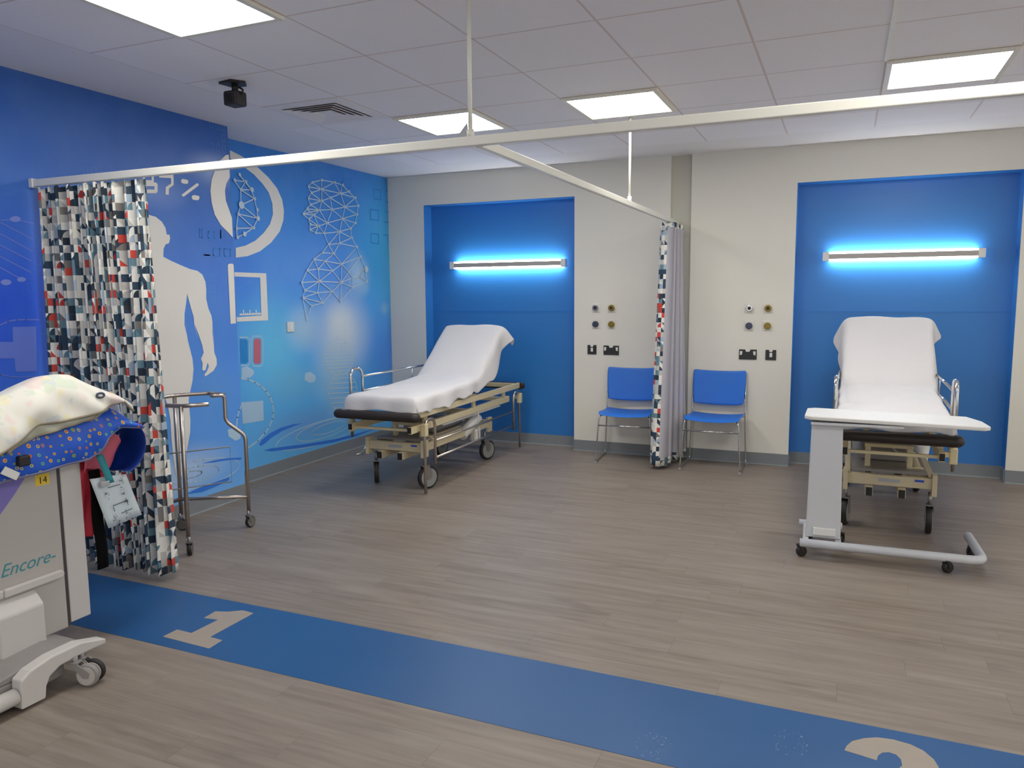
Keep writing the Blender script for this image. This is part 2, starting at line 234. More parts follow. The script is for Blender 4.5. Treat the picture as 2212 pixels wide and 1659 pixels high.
# printed outlines of the mural in wall coordinates (y, z) and floor numbers (x, y), metres
MURAL = {'body':[(3.163,1.913),(3.175,1.944),(3.204,1.976),(3.246,1.995),(3.306,1.998),(3.362,1.99),(3.408,1.963),(3.434,1.926),(3.441,1.884),(3.463,1.885),(3.467,1.862),(3.455,1.83),(3.426,1.82),(3.409,1.792),(3.403,1.741),(3.458,1.719),(3.547,1.69),(3.619,1.668),(3.682,1.658),(3.724,1.634),(3.748,1.584),(3.752,1.534),(3.747,1.466),(3.763,1.399),(3.787,1.351),(3.793,1.304),(3.787,1.236),(3.79,1.15),(3.792,1.293),(3.794,1.188),(3.795,1.093),(3.813,1.049),(3.813,1.006),(3.779,0.967),(3.728,0.945),(3.7,0.935),(3.694,0.948),(3.719,0.97),(3.738,1.002),(3.729,1.028),(3.718,1.004),(3.707,0.979),(3.687,0.975),(3.677,0.987),(3.684,1.026),(3.671,1.06),(3.698,1.1),(3.689,1.152),(3.666,1.216),(3.632,1.299),(3.659,1.192),(3.629,1.293),(3.626,1.352),(3.61,1.402),(3.591,1.468),(3.583,1.505),(3.571,1.452),(3.55,1.37),(3.544,1.297),(3.559,1.214),(3.579,1.114),(3.548,1.302),(3.556,1.231),(3.576,1.149),(3.596,1.066),(3.6,0.994),(3.585,0.913),(3.56,0.844),(3.543,0.794),(3.545,0.722),(3.548,0.649),(3.54,0.568),(3.515,0.489),(3.494,0.431),(3.486,0.36),(3.501,0.299),(3.48,0.278),(3.404,0.295),(3.396,0.348),(3.385,0.452),(3.38,0.554),(3.382,0.675),(3.366,0.787),(3.34,0.84),(3.315,0.912),(3.299,0.987),(3.287,1.037),(3.276,0.995),(3.255,0.9),(3.237,0.814),(3.183,0.706),(3.129,0.599),(3.118,0.754),(3.122,0.944),(3.132,1.225),(3.052,1.152),(3.049,1.346),(3.064,1.642),(3.111,1.695),(3.146,1.741),(3.154,1.794)],'eight_lower':[[(3.267,2.191),(3.38,2.206),(3.392,2.198),(3.388,2.15),(3.375,2.138),(3.262,2.127),(3.252,2.136),(3.255,2.181)],[(3.28,2.172),(3.367,2.181),(3.365,2.16),(3.279,2.151)]],'eight_upper':[[(3.286,2.28),(3.37,2.29),(3.363,2.202),(3.279,2.193)],[(3.3,2.263),(3.351,2.269),(3.347,2.215),(3.296,2.21)]],'seven':[(3.409,2.259),(3.524,2.273),(3.521,2.208),(3.48,2.18),(3.476,2.14),(3.45,2.139),(3.455,2.186),(3.5,2.215),(3.502,2.249),(3.407,2.24)],'pct':[[(3.586,2.249),(3.599,2.257),(3.638,2.256),(3.646,2.248),(3.641,2.233),(3.623,2.227),(3.592,2.228),(3.583,2.236)],[(3.581,2.152),(3.719,2.245),(3.735,2.241),(3.734,2.231),(3.601,2.143),(3.589,2.143)],[(3.67,2.154),(3.686,2.163),(3.729,2.162),(3.737,2.154),(3.729,2.136),(3.71,2.13),(3.675,2.131),(3.667,2.142)]],'crescent':[(4.022,2.474),(3.96,2.422),(3.911,2.349),(3.876,2.286),(3.859,2.209),(3.865,2.126),(3.888,2.049),(3.941,1.981),(4.009,1.935),(4.057,1.903),(4.065,2.017),(4.058,2.042),(4.026,2.1),(4.0,2.157),(3.996,2.225),(4.014,2.278),(4.053,2.326),(4.068,2.481)],'phone_bar':[(3.995,1.705),(4.012,1.716),(4.044,1.717),(4.053,1.706),(4.047,1.29),(3.994,1.288)],'ring':[(4.36,2.589),(4.469,2.568),(4.548,2.543),(4.669,2.499),(4.779,2.442),(4.878,2.366),(4.933,2.282),(4.95,2.193),(4.937,2.112),(4.886,2.017),(4.775,1.92),(4.64,1.844),(4.498,1.799),(4.366,1.782),(4.371,1.857),(4.476,1.879),(4.589,1.924),(4.692,1.993),(4.77,2.068),(4.812,2.151),(4.81,2.239),(4.772,2.324),(4.704,2.383),(4.609,2.443),(4.523,2.478),(4.439,2.512),(4.356,2.527)],'frame':[[(4.342,1.67),(4.7,1.669),(4.698,1.633),(4.34,1.637)],[(4.627,1.657),(4.7,1.667),(4.699,1.289),(4.621,1.304)],[(4.332,1.322),(4.7,1.329),(4.699,1.287),(4.343,1.288)],[(4.377,1.346),(4.621,1.349),(4.621,1.34),(4.376,1.336)]],'ticks':[[(4.387,1.336),(4.388,1.352),(4.399,1.352),(4.398,1.336)],[(4.414,1.335),(4.417,1.378),(4.427,1.377),(4.425,1.335)],[(4.438,1.335),(4.439,1.354),(4.45,1.354),(4.449,1.334)],[(4.461,1.334),(4.462,1.353),(4.473,1.353),(4.472,1.334)],[(4.484,1.333),(4.487,1.376),(4.498,1.376),(4.495,1.333)],[(4.509,1.333),(4.51,1.352),(4.522,1.352),(4.52,1.332)],[(4.53,1.332),(4.531,1.354),(4.543,1.353),(4.541,1.332)],[(4.554,1.331),(4.557,1.375),(4.568,1.374),(4.565,1.331)],[(4.579,1.331),(4.58,1.352),(4.592,1.352),(4.59,1.33)],[(4.6,1.33),(4.602,1.352),(4.613,1.352),(4.612,1.33)]],'capsule':[(4.521,1.133),(4.539,1.146),(4.591,1.143),(4.604,1.128),(4.592,0.952),(4.577,0.938),(4.525,0.943),(4.509,0.959)],'capsule_line':[(4.498,1.15),(4.523,1.166),(4.606,1.162),(4.626,1.143),(4.612,0.934),(4.59,0.918),(4.507,0.925),(4.484,0.945),(4.498,1.15)],'capsule_blue':[(4.368,1.151),(4.434,1.147),(4.454,1.132),(4.447,0.966),(4.429,0.954),(4.363,0.959)],'capsule_blue_line':[(4.369,1.165),(4.451,1.161),(4.477,1.139),(4.465,0.955),(4.445,0.937),(4.37,0.943)],'hex':[(4.372,0.925),(4.436,0.931),(4.505,0.895),(4.508,0.864),(4.464,0.838),(4.367,0.842)],'hex2':[(5.146,0.808),(5.219,0.811),(5.291,0.767),(5.273,0.721),(5.203,0.715),(5.132,0.749)],'arc':[(4.366,0.84),(4.437,0.825),(4.512,0.796),(4.58,0.758),(4.639,0.708),(4.681,0.659),(4.709,0.592),(4.717,0.515),(4.701,0.466),(4.655,0.403),(4.598,0.362),(4.515,0.314),(4.392,0.275)],'arc_near':[(4.045,0.702),(4.011,0.656),(3.986,0.604),(3.972,0.528)],'square':[(4.35,0.652),(4.598,0.634),(4.596,0.47),(4.355,0.48)],'hexnear':[(3.885,0.531),(3.945,0.532),(4.011,0.493),(4.007,0.443),(3.953,0.436),(3.889,0.481)],'nodes':{1:(5.336,2.474),2:(5.471,2.512),3:(5.661,2.517),4:(5.783,2.508),5:(5.881,2.458),6:(5.983,2.413),7:(6.026,2.342),8:(6.001,2.258),9:(5.971,2.175),10:(5.887,2.116),11:(5.903,2.031),12:(5.278,2.43),13:(5.317,2.382),14:(5.272,2.329),15:(5.299,2.279),16:(5.249,2.238),17:(5.194,2.19),18:(5.269,2.15),19:(5.284,2.109),20:(5.281,2.061),21:(5.356,2.039),22:(5.479,2.043),23:(5.537,1.947),24:(5.705,1.968),25:(5.467,2.431),26:(5.75,2.426),27:(5.588,2.369),28:(5.461,2.328),29:(5.81,2.309),30:(5.61,2.267),31:(5.421,2.243),32:(5.34,2.193),33:(5.765,2.198),34:(5.53,2.139),35:(5.404,2.102),36:(5.711,2.075),37:(5.979,1.949),38:(5.611,1.87),39:(5.443,1.871),40:(6.035,1.858),41:(5.32,1.806),42:(5.478,1.796),43:(5.727,1.777),44:(6.107,1.753),45:(5.217,1.707),46:(5.372,1.722),47:(5.578,1.71),48:(5.835,1.705),49:(6.127,1.622),50:(6.025,1.662),51:(5.892,1.654),52:(5.136,1.599),53:(5.383,1.613),54:(5.713,1.606),55:(5.887,1.561),56:(5.173,1.532),57:(5.348,1.511),58:(5.567,1.522),59:(5.144,1.467),60:(5.416,1.42),61:(5.685,1.434),62:(5.258,1.395),63:(5.183,1.284),101:(4.439,2.417),102:(4.384,2.369),103:(4.505,2.373),104:(4.447,2.305),105:(4.567,2.319),106:(4.594,2.252),107:(4.443,2.188),108:(4.619,2.169),109:(4.406,2.117),110:(4.622,2.102),111:(4.568,2.023),112:(4.462,1.968),113:(4.384,1.937),114:(4.381,2.005)},'edges':[(1,2),(1,12),(1,25),(2,3),(2,25),(3,4),(3,25),(3,26),(4,5),(4,26),(5,6),(5,26),(6,7),(6,26),(6,29),(7,8),(7,29),(8,9),(8,29),(8,33),(9,10),(9,33),(10,11),(10,33),(10,36),(11,24),(11,36),(11,37),(12,13),(12,25),(13,14),(13,25),(13,28),(14,15),(14,28),(15,16),(15,28),(15,31),(16,17),(16,31),(16,32),(17,18),(17,31),(17,32),(18,19),(18,32),(18,35),(19,20),(19,35),(20,21),(20,35),(21,22),(21,35),(22,23),(22,34),(22,35),(22,36),(23,24),(23,36),(23,38),(23,39),(24,36),(24,37),(24,38),(25,26),(25,27),(25,28),(26,27),(26,29),(27,28),(27,29),(27,30),(28,30),(28,31),(29,30),(29,33),(30,31),(30,33),(30,34),(31,32),(31,34),(32,34),(32,35),(33,34),(33,36),(34,35),(34,36),(37,40),(37,43),(38,39),(38,42),(38,43),(39,41),(40,43),(40,44),(40,48),(41,42),(41,45),(41,46),(42,43),(42,46),(42,47),(43,47),(43,48),(43,54),(44,49),(44,50),(44,51),(45,46),(45,52),(45,53),(46,47),(46,53),(47,53),(47,54),(48,51),(48,54),(49,50),(49,55),(50,51),(51,54),(51,55),(52,53),(52,56),(53,54),(53,56),(53,57),(53,58),(54,55),(54,58),(54,61),(55,61),(56,57),(56,59),(57,58),(57,59),(57,60),(58,60),(58,61),(59,60),(59,62),(59,63),(60,62),(62,63),(101,103),(101,105),(102,103),(102,104),(103,104),(103,105),(104,105),(104,106),(104,107),(105,106),(106,107),(106,108),(107,109),(107,110),(108,110),(109,110),(109,111),(109,114),(110,111),(111,112),(111,114),(112,113),(113,114)],'zero':[[(5.795,2.56),(5.922,2.577),(5.918,2.497),(5.797,2.482)],[(6.303,2.531),(6.436,2.539),(6.431,2.443),(6.305,2.439)],[(6.239,2.328),(6.381,2.332),(6.376,2.232),(6.24,2.232)],[(6.237,2.094),(6.369,2.095),(6.371,2.0),(6.239,2.002)]],'one':[[(6.538,2.547),(6.584,2.546),(6.583,2.435),(6.521,2.431)],[(6.505,2.335),(6.569,2.335),(6.569,2.229),(6.477,2.225)],[(6.459,2.097),(6.539,2.097),(6.539,1.997)]],'zero_near':[[(3.724,1.94),(3.746,1.94),(3.744,1.883),(3.722,1.884)],[(3.8,1.929),(3.857,1.931),(3.853,1.886),(3.799,1.884)],[(3.837,1.818),(3.9,1.818),(3.897,1.765),(3.836,1.766)],[(3.941,1.821),(4.003,1.822),(3.999,1.768),(3.94,1.767)],[(3.75,1.768),(3.8,1.768)],[(3.915,1.947),(3.913,1.89)]],'dark_cres1':[(4.527,0.281),(4.559,0.313),(4.661,0.352),(4.792,0.375),(4.948,0.382),(5.088,0.369),(4.966,0.362),(4.81,0.346),(4.676,0.311),(4.592,0.275),(4.547,0.267)],'dark_cres2':[(4.58,0.223),(4.671,0.223),(4.878,0.203),(5.139,0.175),(5.511,0.149),(5.823,0.139),(6.243,0.136),(5.872,0.115),(5.51,0.121),(5.137,0.148),(4.876,0.174),(4.669,0.197)],'dark_cres3':[(3.63,0.335),(3.741,0.334),(3.856,0.327),(4.006,0.302),(4.004,0.286),(3.87,0.31),(3.74,0.32)],'dark_cres4':[(3.471,0.155),(3.591,0.173),(3.73,0.178),(3.876,0.184),(3.875,0.162),(3.757,0.145),(3.616,0.135)],'rip1':[(6.06,0.258),(6.044,0.236),(5.998,0.214),(5.926,0.193),(5.83,0.175),(5.717,0.161),(5.593,0.15),(5.462,0.143),(5.33,0.14),(5.203,0.141),(5.085,0.146),(4.98,0.154),(4.891,0.165),(4.819,0.179),(4.767,0.195),(4.736,0.213),(4.727,0.231),(4.739,0.25),(4.772,0.269),(4.826,0.287),(4.899,0.304),(4.99,0.319),(5.097,0.331),(5.215,0.341),(5.342,0.347),(5.474,0.349),(5.604,0.348),(5.727,0.342),(5.839,0.331),(5.932,0.317),(6.003,0.3),(6.046,0.28),(6.06,0.258)],'rip2':[(5.818,0.274),(5.808,0.258),(5.781,0.242),(5.739,0.227),(5.682,0.214),(5.614,0.204),(5.539,0.195),(5.459,0.19),(5.377,0.187),(5.298,0.188),(5.223,0.191),(5.155,0.197),(5.097,0.205),(5.051,0.216),(5.017,0.228),(4.996,0.241),(4.99,0.255),(4.998,0.269),(5.02,0.283),(5.056,0.297),(5.104,0.31),(5.163,0.32),(5.231,0.329),(5.306,0.336),(5.386,0.34),(5.468,0.341),(5.547,0.339),(5.622,0.335),(5.688,0.327),(5.743,0.316),(5.785,0.304),(5.81,0.289),(5.818,0.274)],'rip3':[(5.707,0.273),(5.702,0.263),(5.686,0.254),(5.661,0.246),(5.628,0.238),(5.589,0.232),(5.544,0.227),(5.496,0.224),(5.447,0.222),(5.398,0.222),(5.353,0.224),(5.311,0.227),(5.275,0.232),(5.246,0.238),(5.224,0.245),(5.211,0.253),(5.207,0.261),(5.212,0.27),(5.226,0.278),(5.249,0.286),(5.278,0.294),(5.315,0.3),(5.357,0.306),(5.403,0.309),(5.452,0.312),(5.501,0.312),(5.549,0.311),(5.593,0.308),(5.632,0.303),(5.664,0.297),(5.688,0.29),(5.703,0.282),(5.707,0.273)],'rip4':[(3.987,0.251),(3.976,0.232),(3.949,0.214),(3.906,0.199),(3.85,0.187),(3.783,0.179),(3.709,0.175),(3.63,0.174),(3.551,0.178),(3.475,0.184),(3.403,0.194),(3.339,0.206),(3.285,0.221),(3.241,0.237),(3.21,0.254),(3.191,0.271),(3.186,0.289),(3.194,0.305),(3.215,0.321),(3.249,0.335),(3.294,0.347),(3.351,0.356),(3.416,0.362),(3.488,0.365),(3.565,0.364),(3.644,0.36),(3.721,0.352),(3.794,0.341),(3.859,0.326),(3.914,0.309),(3.954,0.291),(3.979,0.271),(3.987,0.251)],'rip5':[(3.779,0.263),(3.774,0.253),(3.759,0.243),(3.736,0.235),(3.706,0.229),(3.67,0.224),(3.629,0.221),(3.586,0.221),(3.541,0.222),(3.498,0.226),(3.457,0.231),(3.42,0.238),(3.388,0.246),(3.362,0.255),(3.343,0.264),(3.332,0.274),(3.329,0.284),(3.334,0.294),(3.346,0.303),(3.366,0.31),(3.393,0.317),(3.426,0.322),(3.464,0.325),(3.505,0.326),(3.549,0.326),(3.593,0.323),(3.636,0.318),(3.676,0.312),(3.711,0.304),(3.74,0.295),(3.762,0.284),(3.775,0.274),(3.779,0.263)],'rip6':[(3.626,0.273),(3.623,0.269),(3.617,0.265),(3.607,0.261),(3.593,0.259),(3.577,0.257),(3.558,0.256),(3.538,0.256),(3.517,0.257),(3.497,0.259),(3.478,0.261),(3.46,0.265),(3.445,0.268),(3.432,0.273),(3.423,0.277),(3.418,0.282),(3.416,0.286),(3.419,0.29),(3.425,0.294),(3.434,0.297),(3.447,0.3),(3.463,0.302),(3.481,0.303),(3.5,0.303),(3.521,0.302),(3.541,0.301),(3.561,0.298),(3.579,0.295),(3.595,0.291),(3.608,0.287),(3.618,0.282),(3.624,0.278),(3.626,0.273)],'helix':[[(5.617,0.742),(5.562,0.755),(5.513,0.778),(5.472,0.809),(5.442,0.845),(5.425,0.885),(5.42,0.927),(5.429,0.967),(5.452,1.004),(5.485,1.035),(5.529,1.059),(5.58,1.074),(5.636,1.079)],[(5.65,0.738),(5.707,0.741),(5.761,0.754),(5.808,0.778),(5.845,0.81),(5.869,0.848),(5.879,0.891),(5.874,0.935),(5.854,0.977),(5.821,1.014),(5.777,1.044),(5.725,1.066),(5.669,1.077)],[(5.507,1.037),(5.798,1.033)],[(5.47,1.008),(5.835,0.998)],[(5.447,0.979),(5.856,0.964)],[(5.434,0.948),(5.867,0.931)],[(5.429,0.918),(5.869,0.898)],[(5.43,0.887),(5.863,0.865)],[(5.44,0.855),(5.849,0.834)],[(5.459,0.822),(5.824,0.803)],[(5.492,0.787),(5.784,0.774)],[(5.661,0.385),(5.607,0.402),(5.559,0.428),(5.519,0.464),(5.489,0.505),(5.472,0.549),(5.468,0.595),(5.478,0.639),(5.5,0.679),(5.533,0.712),(5.576,0.737),(5.627,0.752),(5.682,0.756)],[(5.693,0.38),(5.75,0.381),(5.803,0.394),(5.849,0.418),(5.886,0.452),(5.91,0.494),(5.92,0.541),(5.915,0.589),(5.896,0.636),(5.863,0.678),(5.82,0.713),(5.769,0.738),(5.714,0.753)],[(5.554,0.714),(5.842,0.699)],[(5.509,0.673),(5.885,0.647)],[(5.485,0.63),(5.906,0.596)],[(5.476,0.586),(5.911,0.548)],[(5.48,0.54),(5.901,0.501)],[(5.499,0.491),(5.875,0.456)],[(5.539,0.44),(5.826,0.414)]],'disc':[(5.854,1.169),(5.843,1.129),(5.815,1.093),(5.773,1.063),(5.72,1.043),(5.659,1.033),(5.597,1.033),(5.537,1.044),(5.483,1.064),(5.44,1.092),(5.409,1.126),(5.394,1.164),(5.393,1.202),(5.409,1.239),(5.439,1.272),(5.482,1.298),(5.535,1.317),(5.595,1.325),(5.657,1.324),(5.717,1.311),(5.77,1.289),(5.813,1.258),(5.842,1.222),(5.854,1.181)],'left_lines':[[(2.294,1.904),(2.37,1.885),(2.452,1.898),(2.55,1.883)],[(2.37,1.875),(2.536,1.8)],[(2.327,1.835),(2.53,1.734)],[(2.322,1.776),(2.519,1.682)],[(2.317,1.717),(2.513,1.62)],[(2.312,1.662),(2.461,1.582)]],'left_dots':[[(2.48,1.9),(2.478,1.894),(2.471,1.889),(2.461,1.885),(2.45,1.882),(2.439,1.883),(2.43,1.885),(2.424,1.89),(2.422,1.896),(2.425,1.902),(2.432,1.907),(2.441,1.911),(2.453,1.914),(2.464,1.913),(2.473,1.911),(2.479,1.906)],[(2.402,1.566),(2.399,1.56),(2.393,1.555),(2.383,1.552),(2.372,1.55),(2.361,1.551),(2.353,1.555),(2.347,1.56),(2.345,1.566),(2.348,1.571),(2.355,1.577),(2.364,1.58),(2.375,1.581),(2.386,1.58),(2.395,1.577),(2.4,1.572)],[(2.482,1.582),(2.48,1.577),(2.474,1.573),(2.466,1.57),(2.456,1.569),(2.447,1.57),(2.439,1.572),(2.434,1.576),(2.433,1.581),(2.435,1.586),(2.441,1.591),(2.449,1.594),(2.458,1.595),(2.468,1.594),(2.475,1.591),(2.48,1.587)]],'left_arc':[(2.325,1.344),(2.366,1.361),(2.415,1.368),(2.464,1.367),(2.536,1.364)],'left_arc2':[(2.277,1.099),(2.303,1.086),(2.349,1.07),(2.41,1.061),(2.481,1.058)],'cross':[(2.388,1.331),(2.518,1.329),(2.502,1.085),(2.385,1.092),(2.384,1.164),(2.213,1.178),(2.22,1.263),(2.384,1.252)],'digit1':[(1.654,2.04),(1.655,2.118),(1.743,2.115),(1.748,2.268),(1.672,2.258),(1.665,2.336),(1.723,2.355),(1.778,2.395),(1.849,2.389),(1.85,2.117),(1.924,2.113),(1.93,2.031)],'digit2':[(4.493,2.251),(4.401,2.274),(4.415,2.322),(4.451,2.366),(4.501,2.397),(4.571,2.401),(4.624,2.381),(4.654,2.346),(4.675,2.29)],'digit2i':[(4.568,2.245),(4.565,2.302),(4.539,2.318),(4.504,2.296),(4.493,2.251)],'marks':[(3.822,2.059),(4.235,2.252),(3.473,2.421),(4.238,3.073)]}
# ---------------------------------------------------------------- materials
WHITE = mat('wall paint', (228, 225, 215), .55, noise=.015, nscale=3, bump=.03, bscale=400)
CHANNEL = mat('channel grey', (196, 194, 180), .6, noise=.01)  # a step darker and greener than the wall
BLUE = mat('recess blue', (46, 121, 196), .38, spec=.6, noise=.02, nscale=5)
SKIRT = mat('skirting vinyl', (130, 134, 138), .55, noise=.05, nscale=40)
BEAD = mat('vinyl weld', (156, 168, 176), .5, noise=.05)
CHROME = mat('chrome', (205, 205, 205), .16, 1., noise=.03)
STEEL = mat('stainless steel', (196, 187, 180), .30, 1., noise=.05, nscale=60)
DULL = mat('dull grey metal', (150, 148, 145), .4, .8, noise=.05)
CREAM = mat('cream enamel', (222, 208, 170), .4, noise=.03)
CREAM2 = mat('worn cream enamel', (205, 192, 160), .5, noise=.05)
BLACK = mat('black rubber', (36, 32, 31), .55, noise=.1)
DARKBR = mat('dark bumper rubber', (44, 36, 33), .5, noise=.1)
TRAY = mat('grey tray', (150, 146, 142), .5, noise=.03)
WPLAST = mat('white plastic', (226, 226, 222), .4, noise=.01)
GPLAST = mat('grey plastic', (170, 172, 176), .45, noise=.02)
RAILW = mat('white powder coat', (236, 234, 222), .4, noise=.01)
SHEET = mat('white cotton sheet', (220, 218, 219), .85, noise=.01, bump=.12, bscale=60)
VINYL = mat('black mattress vinyl', (40, 38, 40), .45, noise=.05)
CHAIRB = mat('blue chair plastic', (24, 112, 214), .42, noise=.03, nscale=15, bump=.03, bscale=300)
GLASSE = mat('lamp glass', (235, 255, 248), .2, emit=(255, 250, 240), es=STRIP)
LAMPB = mat('lamp body', (176, 170, 166), .5, noise=.02)
LENS = mat('panel diffuser', (255, 255, 255), .4, emit=(255, 252, 245), es=PANEL)
LFRAME = mat('light frame', (232, 228, 214), .5, noise=.01)
SOCK = mat('black socket plastic', (42, 44, 44), .4, noise=.05)
BRASS = mat('brass', (150, 128, 62), .35, .7, noise=.1)
GUN = mat('gunmetal', (78, 84, 104), .35, .6, noise=.1)
TABLEG = mat('table grey enamel', (204, 206, 209), .45, noise=.02)
TABLET = mat('table laminate', (226, 225, 220), .4, noise=.01)
SCANG = mat('scanner shell', (182, 177, 172), .5, noise=.02)
SCANL = mat('scanner shell light', (200, 196, 192), .45, noise=.02)
SCAND = mat('scanner shadow gap', (70, 64, 66), .6, noise=.05)
SCANM = mat('scanner mid grey', (140, 136, 134), .5, noise=.03)
TEAL = mat('teal lettering', (60, 140, 150), .5, noise=.02)
DOTG = mat('mural light print', (234, 231, 224), .6, noise=.01)

def floor_material():
    n = NT('vinyl plank floor', .42); x, y, z = n.sep(n.pos())[:3]
    row = n.m_('FLOOR', n.m_('DIVIDE', y, .152)); off = n.white(n.comb(row, 3., 1.))
    px = n.m_('ADD', n.m_('DIVIDE', x, 1.22), n.m_('MULTIPLY', off, 7.)); col = n.m_('FLOOR', px)
    rnd = n.white(n.comb(col, row, 5.))
    st = n.comb(n.m_('ADD', n.m_('MULTIPLY', x, 1.6), n.m_('MULTIPLY', rnd, 9.)), n.m_('MULTIPLY', y, 22.), row)
    g1 = n.noise(st, 1.3, 5., rough=.6)
    st2 = n.comb(n.m_('MULTIPLY', x, 2.2), n.m_('MULTIPLY', y, 9.), rnd)
    g2 = n.noise(st2, 1.2, 3.)
    c = n.ramp(g1, [(.25, (112, 99, 89)), (.5, (133, 121, 110)), (.75, (150, 139, 128))])
    c = n.mix(n.mapr(g2, .55, .78, 0., .55), c, (98, 86, 80))
    c = n.mix(n.m_('MULTIPLY', rnd, .3), c, (152, 142, 132))
    fy = n.m_('FRACT', n.m_('DIVIDE', y, .152)); fx = n.m_('FRACT', px)
    seam = n.m_('MAXIMUM', n.m_('LESS_THAN', fy, .012), n.m_('LESS_THAN', fx, .0022))
    c = n.mix(n.m_('MULTIPLY', seam, .35), c, (84, 74, 68))
    n.put(n.b.inputs['Roughness'], n.m_('ADD', .40, n.m_('MULTIPLY', g1, .12)))
    n.b.inputs['Specular IOR Level'].default_value = .45
    return n.out(c)
FLOORM = floor_material()
NUMM = mat('beige number vinyl', (160, 149, 136), .45, noise=.05, nscale=20)
def strip_material():
    n = NT('blue vinyl strip', .4); p = n.pos(); x, y, z = n.sep(p)[:3]
    c = n.mix(n.noise(p, 2.5, 3.), (26, 80, 132), (34, 90, 144))
    spk = n.m_('GREATER_THAN', n.noise(p, 110., 3., rough=.8), .64)
    for mx, my in MURAL['marks'][:2]:
        d = n.m_('SQRT', n.m_('ADD', n.m_('POWER', n.m_('DIVIDE', n.m_('SUBTRACT', x, mx), .05), 2.), n.m_('POWER', n.m_('DIVIDE', n.m_('SUBTRACT', y, my), .07), 2.)))
        ring = n.m_('LESS_THAN', n.m_('ABSOLUTE', n.m_('SUBTRACT', d, .8)), .35)
        c = n.mix(n.m_('MULTIPLY', n.m_('MULTIPLY', ring, spk), .8), c, (190, 200, 205))
    return n.out(c)
STRIPM = strip_material()
GX, GY = 1.4936, 2.4877
XBN = GX-.6; XBF = .626; YBD = 6.034                     # edges of the tiled field
def ceiling_material():
    n = NT('mineral ceiling tiles', .8); p = n.pos(); x, y, z = n.sep(p)[:3]
    def line(v, o):
        f = n.m_('FRACT', n.m_('DIVIDE', n.m_('SUBTRACT', v, o-60.), .6))
        return n.m_('GREATER_THAN', n.m_('ABSOLUTE', n.m_('SUBTRACT', f, .5)), .5-.0058/.6)
    g = n.m_('MAXIMUM', line(x, GX), line(y, GY))
    xb = n.m_('ADD', XBF, n.m_('MULTIPLY', n.m_('LESS_THAN', y, 4.30), XBN-XBF))
    inside = n.m_('MULTIPLY', n.m_('GREATER_THAN', x, xb), n.m_('LESS_THAN', y, YBD))
    sp = n.noise(p, 260., 2.)
    tile = n.mix(sp, (240, 237, 238), (248, 245, 246))
    c = n.mix(inside, (238, 236, 236), tile)
    c = n.mix(n.m_('MULTIPLY', g, inside), c, (220, 207, 202))
    return n.out(c)
CEILM = ceiling_material()
def mural_material(name, base_stops, blobs):
    """printed wallpaper: a vertical colour run and soft printed glows at fixed places of the wall (y, z, ry, rz, colour, strength)"""
    n = NT(name, .45); p = n.pos(); x, y, z = n.sep(p)[:3]
    zn = n.m_('DIVIDE', z, 2.7)
    c = n.ramp(zn, base_stops)
    for (by, bz, ry, rz, col, k) in blobs:
        d = n.m_('SQRT', n.m_('ADD', n.m_('POWER', n.m_('ABSOLUTE', n.m_('DIVIDE', n.m_('SUBTRACT', y, by), ry)), 2.), n.m_('POWER', n.m_('ABSOLUTE', n.m_('DIVIDE', n.m_('SUBTRACT', z, bz), rz)), 2.)))
        c = n.mix(n.mapr(d, 0., 1., k, 0.), c, col)
    # faint printed binary digits
    gy = n.m_('DIVIDE', y, .055); gz = n.m_('DIVIDE', z, .075)
    cell = n.white(n.comb(n.m_('FLOOR', gy), n.m_('FLOOR', gz), 2.))
    fy = n.m_('ABSOLUTE', n.m_('SUBTRACT', n.m_('FRACT', gy), .5)); fz = n.m_('ABSOLUTE', n.m_('SUBTRACT', n.m_('FRACT', gz), .5))
    box = n.m_('MULTIPLY', n.m_('LESS_THAN', fy, .32), n.m_('LESS_THAN', fz, .38))
    hole = n.m_('MULTIPLY', n.m_('LESS_THAN', fy, .2), n.m_('LESS_THAN', fz, .28))
    dig = n.m_('MULTIPLY', n.m_('SUBTRACT', box, hole), n.m_('GREATER_THAN', cell, .5))
    patch = n.mapr(n.noise(p, 1.6, 1.), .52, .66, 0., .22)
    c = n.mix(n.m_('MULTIPLY', dig, patch), c, (110, 170, 215))
    c = n.mix(n.mapr(n.noise(p, 3., 3.), .3, .7, 0., .08), c, (150, 190, 230))
    return n.out(c)
MUR_N = mural_material('mural print near', [(0., (116, 184, 250)), (.2, (92, 160, 245)), (.42, (76, 140, 232)), (.62, (70, 126, 222)), (.8, (46, 104, 194)), (1., (36, 92, 176))], [
    (2.2, 1.35, 1.2, .9, (22, 68, 222), .8), (3.9, 2.36, .35, .16, (170, 190, 226), .7), (3.35, 2.14, .35, .14, (120, 150, 220), .6), (2.85, 2.07, .3, .10, (110, 140, 215), .5),
    (3.5, .32, .55, .22, (205, 220, 240), .6), (3.2, .22, .4, .2, (230, 234, 230), .55), (3.0, .55, .4, .35, (150, 185, 235), .5), (3.75, .8, .3, .3, (96, 160, 226), .5)])
